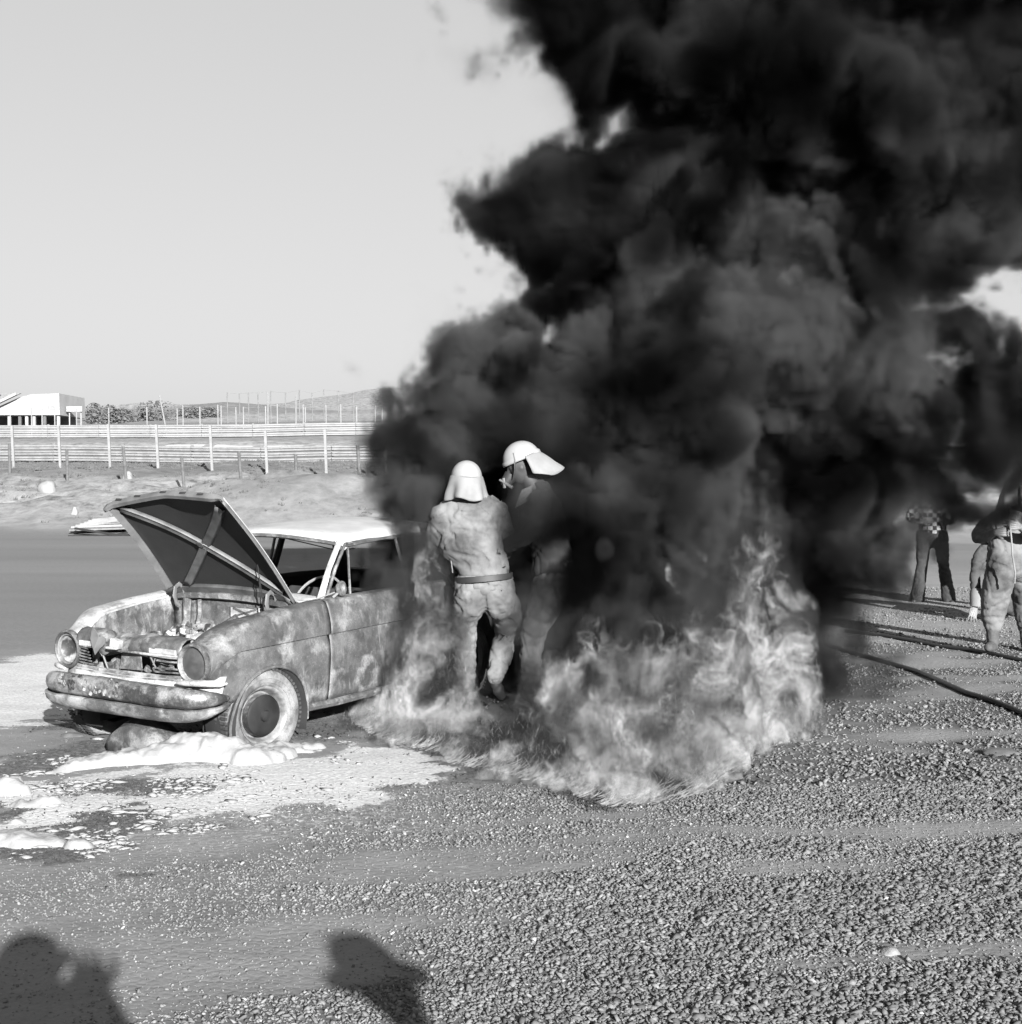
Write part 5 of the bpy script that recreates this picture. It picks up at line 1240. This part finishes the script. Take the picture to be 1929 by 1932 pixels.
def boot(par, ankle, toe, mat, h=.2, s=1.0, name='boot', shaft=None):
    a = Vector(ankle); d_ = Vector(toe)-a; d_.z = 0; d_.normalize(); t = Vector(toe); mb = MB()
    upv = Vector(shaft).normalized() if shaft is not None else Vector((0, 0, 1))
    heel = a + Vector((0, 0, 0)) - d_*.035; L_ = (t-a)
    limb(mb, [a + upv*h, a + upv*h*.5, a - upv*.0], [.062*s, .056*s, .052*s], None, 12)
    limb(mb, [a - L_.normalized()*.035 + Vector((0, 0, -.045)), a + L_*.45 + Vector((0, 0, -.02)), t - L_.normalized()*.04 + Vector((0, 0, -.0))], [.042*s, .046*s, .038*s], None, 12)
    return fuse(mb, name, mat, par, .011, .002, 9, 0, 2)
def helmet_cape(par, c, fwd, up, r=.125, capeL=.16, a0=78, flare=.05, dip=.0, seed=0, sidewave=.012):
    """round white helmet shell with a cloth cape sewn round sides and back; c = centre at brim level"""
    Rm = frame_of(fwd, up); rows = []
    for a in np.linspace(90, -6, 18):
        rows.append([Rm @ Vector((r*1.10*math.cos(R(a))*math.cos(q)+(.012 if a < 8 else 0)*math.cos(q), r*.95*math.cos(R(a))*math.sin(q), r*1.02*math.sin(R(a))))+Vector(c) for q in np.linspace(0, 2*PI, 41)[:-1]])
    h = MB().grid(rows, True).build('helmet', M['helmet'], par, True, .004)
    rows = []
    for t in np.linspace(0, 1, 14):
        row = []
        for q in np.linspace(a0, 360-a0, 50):
            k = abs(q-180)/(180-a0); rr = r*(1.0+.02) + flare*t**.8 + sidewave*t*math.sin(q*.12+seed)
            L_ = capeL*(1-.25*k**4) ; x = rr*1.06*math.cos(R(q)); y = rr*.97*math.sin(R(q)) - .0
            n_ = mnoise.noise(Vector((q*.03+seed, t*2.2, 1)))*.016*t
            row.append(Rm @ Vector((x + n_*math.cos(R(q)) - dip*t*(1-k), y + n_*math.sin(R(q)), .004 - L_*t + .012*t*math.sin(q*.07+seed*2))) + Vector(c))
        rows.append(row)
    MB().grid(rows).build('helmet_cape', M['cape'], h, True, .005)
    MB().tube([Rm @ Vector((r*1.12*math.cos(R(q)), r*.97*math.sin(R(q)), .0)) + Vector(c) for q in np.linspace(a0, 360-a0, 40)], .003, 5).build('cape_seam', M['buckle'], h, True)
    return h
def K3(x, y, Y): return at((1000+x/2.76)*.771, (1040+y/2.76)*.771, Y)

# firefighter seen from the back, stepping into the flames
Y0 = 10.6
p1 = empty('person', (0, 0, 0), 0, 'person in pale suit and caped helmet, back turned, wading through flames, dark belt', 'firefighter', 'firefighters in caped helmets')
waist = K3(510, 1035, Y0); hipL, hipR = K3(420, 1130, Y0), K3(610, 1130, Y0+.02)
kneeR, ankR = K3(668, 1400, Y0+.26), K3(590, 1700, Y0+.02)
kneeL, ankL = K3(395, 1330, Y0-.02)+Vector((-.02, .07, 0)), Vector((hipL.x-.05, Y0+.10, .12))
mb = MB()
limb(mb, [waist+Vector((0, 0, .03)), waist-Vector((0, 0, .11))], [.140, .138], ((1, 0, 0), 1.32), 20)
limb(mb, [hipR-Vector((0, .03, 0)), lerp(hipR, kneeR, .5)+Vector((.03, -.02, 0)), kneeR, lerp(kneeR, ankR, .45)+Vector((-.0, 0, 0)), ankR], [.118, .122, .104, .092, .075])
limb(mb, [hipL-Vector((0, .03, 0)), lerp(hipL, kneeL, .5)-Vector((0, .02, 0)), kneeL, lerp(kneeL, ankL, .5), ankL], [.118, .115, .10, .095, .085])
ell(mb, (hipR+hipL)/2+Vector((0, -.02, .0)), (.17, .10, .14)); limb(mb, [hipR+Vector((.01, -.0, .06)), hipR+Vector((.015, -.0, -.10))], [.115, .118]); limb(mb, [hipL+Vector((-.01, -.0, .06)), hipL+Vector((-.015, -.0, -.12))], [.115, .118])
fuse(mb, 'trousers', M['suit'], p1, .013, .007, 6, 3, 14, [(kneeR+Vector((-.06, -.1, -.03)), Vector((.3, 0, 1)).normalized(), .02, .03), (lerp(hipR, kneeR, .6)+Vector((.02, -.1, 0)), Vector((.75, 0, .65)).normalized(), .02, .022), ((hipL+hipR)/2+Vector((0, -.1, -.04)), Vector((1, 0, .1)).normalized(), .015, .025)])
shL, shR = K3(238, 610, Y0+.03), K3(600, 590, Y0+.05); neck = K3(410, 520, Y0+.04); mid = K3(460, 800, Y0)
mb = MB()
limb(mb, [waist-Vector((0, 0, .035)), waist+Vector((0, 0, .10)), mid, K3(430, 640, Y0+.02), neck-Vector((0, 0, .02))], [.143, .143, .150, .152, .10], ((1, 0, 0), 1.30), 22)
limb(mb, [shL, shR], [.105, .10]); ell(mb, K3(425, 745, Y0+.01), (.205, .150, .30)); limb(mb, [shL-Vector((-.05, 0, .10)), shR-Vector((.05, 0, .10))], [.115, .11]); limb(mb, [shL-Vector((-.07, 0, .22)), shR-Vector((.07, 0, .22))], [.12, .12]); limb(mb, [K3(300, 560, Y0+.03), neck, K3(540, 545, Y0+.04)], [.09, .10, .09])
limb(mb, [shL, K3(190, 720, Y0+.08), K3(190, 850, Y0+.16), K3(255, 985, Y0+.30)], [.092, .082, .072, .058]); limb(mb, [shR, K3(655, 720, Y0+.12), K3(650, 850, Y0+.22), K3(560, 960, Y0+.42)], [.088, .076, .066, .052])
limb(mb, [waist-Vector((0, 0, .03)), waist-Vector((0, 0, .045))], [.152, .155], ((1, 0, 0), 1.26), 20)
fuse(mb, 'jacket', M['suit'], p1, .013, .008, 5, 8, 14, [(K3(400, 890, Y0-.12), Vector((.25, 0, 1)).normalized(), .015, .02), (K3(600, 860, Y0-.12), Vector((-.2, 0, 1)).normalized(), .015, .012)])
mb = MB(); rows = []
for z_, o_ in ((-.018, 0), (-.016, .006), (.024, .006), (.026, 0)):
    rows.append([waist + Vector(((.205+o_)*math.cos(q), (.168+o_)*math.sin(q), z_ + .018*math.cos(q))) for q in np.linspace(0, 2*PI, 41)[:-1]])
MB().grid(rows, True).build('belt', M['belt'], p1, True, .003)
MB().tube([K3(285, 890, Y0-.02), K3(300, 1000, Y0-.03)], [.004, .004], 5).build('belt_tool', M['rail'], p1, True)
head(p1, K3(395, 400, Y0+.05), (-.25, 1, -.1), (0, .1, 1), M['soot_skin'], False)
helmet_cape(p1, K3(393, 350, Y0+.04), (-.22, 1, -.12), (.02, .08, 1), .114, .18, 48, .042, 0, 2.0, .016)
hand(p1, K3(262, 995, Y0+.32), (.3, .6, -.7), (1, 0, 0), -1, .6, M['belt'], 1.15, 'glove'); hand(p1, K3(555, 965, Y0+.43), (-.6, .6, -.2), (0, 0, -1), 1, .6, M['belt'], 1.15, 'glove')
boot(p1, ankR+Vector((-.01, 0, .01)), ankR+Vector((.05, .07, -.19)), M['boot'], .10, 1.0, 'boot', kneeR-ankR); boot(p1, Vector((ankL.x, ankL.y, .07)), Vector((ankL.x-.03, ankL.y+.2, .035)), M['boot'], .10)

# second firefighter beside him, stooping to the left, half swallowed by smoke
Y1 = 10.72
p2 = empty('person', (0, 0, 0), 0, 'person in white caped helmet and breathing mask, stooping left, body half lost in smoke', 'firefighter', 'firefighters in caped helmets')
hc = K3(765, 225, Y1); hips = K3(985, 960, Y1+.05); chest = K3(890, 560, Y1+.04)
mb = MB(); limb(mb, [hips-Vector((0, 0, .05)), hips+Vector((-.02, 0, .15)), chest, K3(880, 440, Y1+.02)], [.17, .155, .175, .10], ((.3, 1, 0), 1.15), 20)
limb(mb, [K3(900, 500, Y1-.16), K3(850, 700, Y1-.2), K3(700, 800, Y1-.12), K3(600, 840, Y1-.02)], [.09, .075, .062, .05]); limb(mb, [K3(880, 500, Y1+.2), K3(800, 680, Y1+.22), K3(690, 760, Y1+.12), K3(590, 820, Y1+.08)], [.09, .075, .062, .05])
fuse(mb, 'coat', M['coat'], p2, .015, .008, 5, 5)
mb = MB(); limb(mb, [hips, K3(940, 1180, Y1-.05), K3(850, 1400, Y1-.08), K3(830, 1650, Y1-.02), K3(860, 1850, Y1+.02)], [.165, .135, .10, .085, .075]); limb(mb, [hips+Vector((0, .08, 0)), K3(1000, 1250, Y1+.2), K3(960, 1500, Y1+.25), K3(1010, 1800, Y1+.3)], [.15, .125, .10, .08])
fuse(mb, 'trousers', M['suit'], p2, .015, .008, 5, 6)
fw = Vector((-1, -.12, -.50)); upv = Vector((-.42, 0, 1))
hd2 = head(p2, hc + Vector((-.005, 0, -.07)), fw, upv, M['soot_skin'], False)
helmet_cape(p2, hc - Vector((0, 0, .0)), fw, upv, .122, .20, 96, .035, .10, .6, .012)
Rm = frame_of(fw, upv)
def H2(x, y, z): return hc + Vector((-.005, 0, -.07)) + Rm @ Vector((x, y, z))
MB().tube([H2(.085, 0, -.02), H2(.13, 0, -.05), H2(.165, 0, -.075)], [.05, .045, .03], 14).build('breathing_mask', M['boot'], p2, True)
MB().tube([H2(.15, .03, -.02), H2(.17, .03, -.09)], [.012, .012], 8).tube([H2(.18, .02, -.02), H2(.12, .06, -.11)], [.008, .013], 8).build('mask_valve', M['buckle'], p2, True)
MB().tube([H2(.02, .095, .12), H2(.03, .105, .07), H2(.06, .095, .0), H2(.09, .07, -.05)], [.010, .012, .011, .008], 6, flat=.6).build('mask_strap', M['belt'], p2, True); MB().tube([H2(-.02, -.1, .05), H2(.09, -.07, -.05)], .009, 6).build('mask_strap', M['belt'], p2, True)
MB().add([H2(.06, .055, -.15), H2(.16, .07, -.25), H2(.03, .10, -.24), H2(-.02, .08, -.15), H2(.06, -.055, -.15), H2(.14, -.07, -.25), H2(.0, -.08, -.24)], [(0, 1, 2, 3), (4, 6, 5), (0, 4, 5, 1)]).build('collar', M['cape'], p2, False, .006)
hand(p2, K3(600, 842, Y1-.02), (-1, 0, -.2), (0, 0, -1), 1, .5, M['belt'], 1.1, 'glove'); hand(p2, K3(590, 822, Y1+.08), (-1, 0, -.2), (0, 0, -1), -1, .5, M['belt'], 1.1, 'glove')
boot(p2, (K3(860, 1850, Y1).x, Y1+.02, .08), (K3(860, 1850, Y1).x-.2, Y1, .04), M['boot'], .12); boot(p2, (K3(1010, 1800, Y1).x, Y1+.3, .08), (K3(1010, 1800, Y1).x-.2, Y1+.28, .04), M['boot'], .12)

# bystander in flared trousers, upper body hidden by smoke
def B3(x, y, Y=20.3): return at((2200+x/6.9)*.771, (1240+y/6.9)*.771, Y)
p3 = empty('person', (0, 0, 0), 0, 'bystander with legs apart in dark flared trousers and checked shirt, torso lost in smoke', 'bystander')
mb = MB(); q0 = B3(590, 400)
limb(mb, [q0+Vector((0, 0, .02)), q0-Vector((0, 0, .10))], [.14, .15], ((1, 0, 0), 1.25), 20)
limb(mb, [B3(430, 480), B3(430, 750), B3(415, 1000), B3(375, 1300), B3(345, 1545)], [.105, .098, .082, .092, .112]); limb(mb, [B3(735, 480), B3(760, 750), B3(785, 1000), B3(835, 1300), B3(880, 1560)], [.108, .098, .085, .09, .108])
fuse(mb, 'trousers', M['jeans'], p3, .016, .006, 6, 2)
mb = MB(); limb(mb, [q0, q0+Vector((0, 0, .25)), q0+Vector((0, .02, .42))], [.155, .15, .13], ((1, 0, 0), 1.28), 20); limb(mb, [q0+Vector((-.2, 0, .40)), q0+Vector((.2, 0, .40))], [.08, .08])
for s_ in (-1, 1): limb(mb, [q0+Vector((s_*.21, 0, .40)), q0+Vector((s_*.32, .0, .18)), q0+Vector((s_*.20, -.16, .12))], [.07, .06, .045]); hand(p3, q0+Vector((s_*.20, -.16, .12)), (-s_*.8, -.5, .2), (0, 1, 0), s_, .4)
fuse(mb, 'shirt', M['check'], p3, .016, .004, 6, 2)
head(p3, q0+Vector((0, 0, .72)), (-.2, -1, 0), (0, 0, 1)); boot(p3, B3(330, 1590)+Vector((0, 0, .035)), B3(230, 1620)+Vector((0, -.1, .0)), M['boot'], .05); boot(p3, B3(880, 1600)+Vector((0, 0, .035)), B3(900, 1640)+Vector((0, -.15, .0)), M['boot'], .05)

# firefighter at the right edge holding a rod, others behind him
def D3(x, y, Y=14.3): return at((2340+x/4.39)*.771, (1200+y/4.39)*.771, Y)
p4 = empty('person', (0, 0, 0), 0, 'person in baggy grey suit at the right edge gripping an upright rod', 'firefighter', 'firefighters in caped helmets')
mb = MB()
limb(mb, [D3(560, 640), D3(500, 900, 14.25), D3(450, 1130, 14.3), D3(425, 1330), D3(425, 1440)], [.17, .155, .145, .125, .10]); limb(mb, [D3(690, 640, 14.4), D3(740, 950, 14.5), D3(760, 1250, 14.6), D3(780, 1450, 14.6)], [.16, .14, .12, .10])
fuse(mb, 'trousers', M['suit'], p4, .016, .005, 4.5, 9, 14, [(D3(520, 830, 14.15), Vector((.5, 0, 1)).normalized(), .02, .03), (D3(440, 1270, 14.15), Vector((-.5, 0, 1)).normalized(), .02, .03), (D3(430, 1380, 14.15), Vector((0, 0, 1)), .012, .03)])
mb = MB(); limb(mb, [D3(595, 790), D3(590, 640), D3(590, 500), D3(600, 330), D3(650, 190, 14.35)], [.185, .18, .17, .16, .11], ((1, 0, 0), 1.2), 20)
limb(mb, [D3(490, 290), D3(350, 370, 14.2), D3(245, 500, 14.1), D3(330, 500, 14.0), D3(430, 455, 13.92)], [.09, .08, .07, .058, .045]); limb(mb, [D3(780, 290), D3(860, 450, 14.2), D3(800, 480, 14.0), D3(715, 400, 13.9)], [.09, .08, .06, .045])
fuse(mb, 'jacket', M['suit'], p4, .016, .005, 5, 4)
hand(p4, D3(435, 452, 13.9), (1, .1, .05), (.1, 1, 0), -1, .75, None, 1.1); hand(p4, D3(715, 390, 13.88), (-.9, .1, .1), (.1, 1, 0), -1, .8, None, 1.1)
head(p4, D3(680, 20, 14.3), (-.3, -1, -.1), (0, 0, 1)); helmet_cape(p4, D3(680, -40, 14.3), (-.3, -1, -.1), (0, 0, 1), .135, .25, 4, .07, 0, 1.3, .01)
boot(p4, D3(420, 1640)+Vector((0, 0, .0)), D3(360, 1735, 14.1)+Vector((0, 0, .025)), M['boot_grey'], .14, 1.15); boot(p4, (D3(780, 1450, 14.6).x, 14.6, .08), (D3(780, 1450, 14.6).x-.05, 14.35, .04), M['boot_grey'], .14, 1.15)
o = MB().tube([D3(575, 150, 13.86), D3(590, 330, 13.86), D3(612, 520, 13.86), D3(625, 700, 13.86), D3(655, 880, 13.86), D3(650, 1000, 13.9)], .0085, 8).build('hook_pole', M['post_white'], None, True); prop(o, 'slim pale rod held upright by the firefighter at the right edge', 'rod')

p5 = empty('person', (0, 0, 0), 0, 'person crouching behind the right-hand firefighter, one pale cuffed arm reaching to the ground', 'crouching person')
Yc = 17.6
mb = MB(); limb(mb, [D3(560, 900, Yc+.3), D3(470, 700, Yc+.15), D3(400, 580, Yc+.05)], [.16, .17, .12], None, 18); limb(mb, [D3(400, 590, Yc), D3(270, 720, Yc), D3(225, 930, Yc), D3(240, 1120, Yc-.02)], [.10, .085, .072, .062])
fuse(mb, 'coat', M['suit_dark'], p5, .018, .008, 5, 3)
mb = MB(); limb(mb, [D3(560, 960, Yc+.3), D3(420, 980, Yc-.2), D3(450, 1280, Yc-.1)], [.15, .12, .09]); limb(mb, [D3(620, 960, Yc+.35), D3(560, 1200, Yc-.1), D3(640, 1290, Yc+.3)], [.15, .11, .09]); fuse(mb, 'trousers', M['suit_dark'], p5, .018, .006, 5, 3)
MB().tube([D3(248, 1060, Yc-.02), D3(250, 1120, Yc-.03), D3(245, 1252, Yc-.04)], [.075, .092, .080], 16).build('gauntlet_cuff', M['cape'], p5, True)
hand(p5, D3(230, 1250, Yc-.04), (-.35, -.25, -1), (.2, -1, 0), 1, .25, None, 1.25, 'hand', .3)
head(p5, D3(380, 470, Yc-.1), (-.8, -.5, -.4), (-.3, 0, 1)); boot(p5, (D3(450, 1280, Yc).x, Yc-.1, .08), (D3(450, 1280, Yc).x-.1, Yc-.32, .04), M['boot'], .1); boot(p5, (D3(640, 1290, Yc).x, Yc+.3, .08), (D3(640, 1290, Yc).x-.1, Yc+.1, .04), M['boot'], .1)
p6 = empty('person', (0, 0, 0), 0, 'person cut by the right frame edge behind the man with the rod', 'bystander')
mb = MB(); limb(mb, [D3(820, 500, 18.4), D3(760, 800, 18.3), D3(720, 1100, 18.3), D3(715, 1230, 18.3)], [.12, .11, .09, .08]); limb(mb, [D3(900, 500, 18.5), D3(930, 900, 18.6), D3(940, 1230, 18.6)], [.12, .10, .08]); fuse(mb, 'trousers', M['suit_dark'], p6, .018, .006, 5, 5)
mb = MB(); limb(mb, [D3(860, 520, 18.4), D3(860, 250, 18.4), D3(860, 60, 18.4)], [.17, .16, .11], None, 18); limb(mb, [D3(760, 160, 18.4), D3(720, 330, 18.4), D3(740, 480, 18.3)], [.07, .06, .05]); limb(mb, [D3(960, 160, 18.4), D3(1000, 330, 18.4), D3(980, 480, 18.3)], [.07, .06, .05]); fuse(mb, 'jacket', M['coat'], p6, .018, .006, 5, 6)
head(p6, D3(860, -90, 18.4), (-.8, -.5, 0), (0, 0, 1)); boot(p6, (D3(720, 0, 18.3).x, 18.3, .07), (D3(640, 0, 18.2).x, 18.15, .04), M['cape'], .03); boot(p6, (D3(940, 0, 18.6).x, 18.6, .07), (D3(900, 0, 18.6).x, 18.4, .04), M['cape'], .03)
for s_, (q_, pt) in enumerate(((1, D3(740, 480, 18.3)), (-1, D3(980, 480, 18.3)))): hand(p6, pt, (0, 0, -1), (0, 1, 0), q_, .3)

# two onlookers beside the photographer, outside the frame: their shadows fall into the foreground
def onlooker(x, y, hgt, label, hat, elbows):
    t = empty('person', (x, y, 0), R(-15), label, 'onlooker'); s_ = hgt/1.78
    mb = MB()
    for k in (-1, 1): limb(mb, [(k*.09*s_, 0, .92*s_), (k*.11*s_, .01, .5*s_), (k*.12*s_, 0, .09)], [.10, .075, .06])
    fuse(mb, 'trousers', M['jeans'], t, .02, .005); mb = MB()
    limb(mb, [(0, 0, .90*s_), (0, 0, 1.2*s_), (0, .01, 1.44*s_)], [.15, .155, .09], ((1, 0, 0), 1.3), 18)
    for k in (-1, 1): limb(mb, [(k*.19*s_, 0, 1.40*s_), (k*(.19+elbows)*s_, .06, (1.16 if hat else 1.44)*s_), (k*.08*s_, .16 if not hat else .28, (1.22 if hat else 1.58)*s_)], [.11, .10, .06])
    if not hat: ell(mb, (0, -.02, 1.55*s_), (.17, .12, .11))  # unseen bulk at the neck, added to fill a slit in the cast shadow
    fuse(mb, 'jacket', M['coat'], t, .02, .006); head(t, (0, .02, 1.66*s_), (0, 1, 0), (0, 0, 1))
    for k in (-1, 1): hand(t, (k*.12*s_, .28 if hat else .16, (1.22 if hat else 1.58)*s_), (-k*.7, .7, 0), (0, 0, 1), k, .6); boot(t, (k*.12*s_, 0, .08), (k*.13*s_, .19, .04), M['boot'], .1)
    if hat: MB().lathe([(.0001, .16), (.07, .15), (.10, .10), (.105, .03), (.16, .02), (.165, .012), (.10, .01)], 24, Matrix.Translation((0, .0, 1.68*s_)) @ Matrix.Rotation(R(-90), 4, 'Y')).build('hat', M['coat'], t, True)
    return t
onlooker(.10, -.30, 1.80, 'photographer in dark jacket behind the viewpoint whose shadow falls at lower left', False, -.05).scale = (1.4, 1.2, 1)
onlooker(1.36, -.42, 1.78, 'onlooker in dark hat outside the frame whose shadow enters at bottom centre', True, .03).scale = (1.15, 1.1, 1)

# ------------------------------------------------------------------ hoses
def hose(pts, r, label, Z=.03):
    P_ = [Vector((*gpt(u, v), Z)) for u, v in pts]; out = []
    for i in range(len(P_)-1):
        p0, p1_, p2_, p3_ = P_[max(i-1, 0)], P_[i], P_[i+1], P_[min(i+2, len(P_)-1)]
        for k in range(6):
            t = k/6; q = .5*((2*p1_) + (p2_-p0)*t + (2*p0-5*p1_+4*p2_-p3_)*t*t + (3*p1_-p0-3*p2_+p3_)*t**3); q.z = near_h(q.x, q.y)+r*.9; out.append(q)
    o = MB().tube(out, r, 10).build('fire_hose', M['rubber'], None, True); return prop(o, label, 'hose', 'fire hoses')
hose([(1560, 1222), (1620, 1240), (1680, 1254), (1740, 1272), (1800, 1302), (1860, 1326), (1910, 1344), (1990, 1378), (2120, 1440), (2260, 1520)], .021, 'thick black hose curving over gravel to the right edge, nearest the camera')
hose([(1600, 1196), (1690, 1206), (1770, 1222), (1840, 1232), (1900, 1242), (1990, 1262), (2120, 1300), (2300, 1340)], .020, 'black hose passing in front of the right-hand firefighter boot')
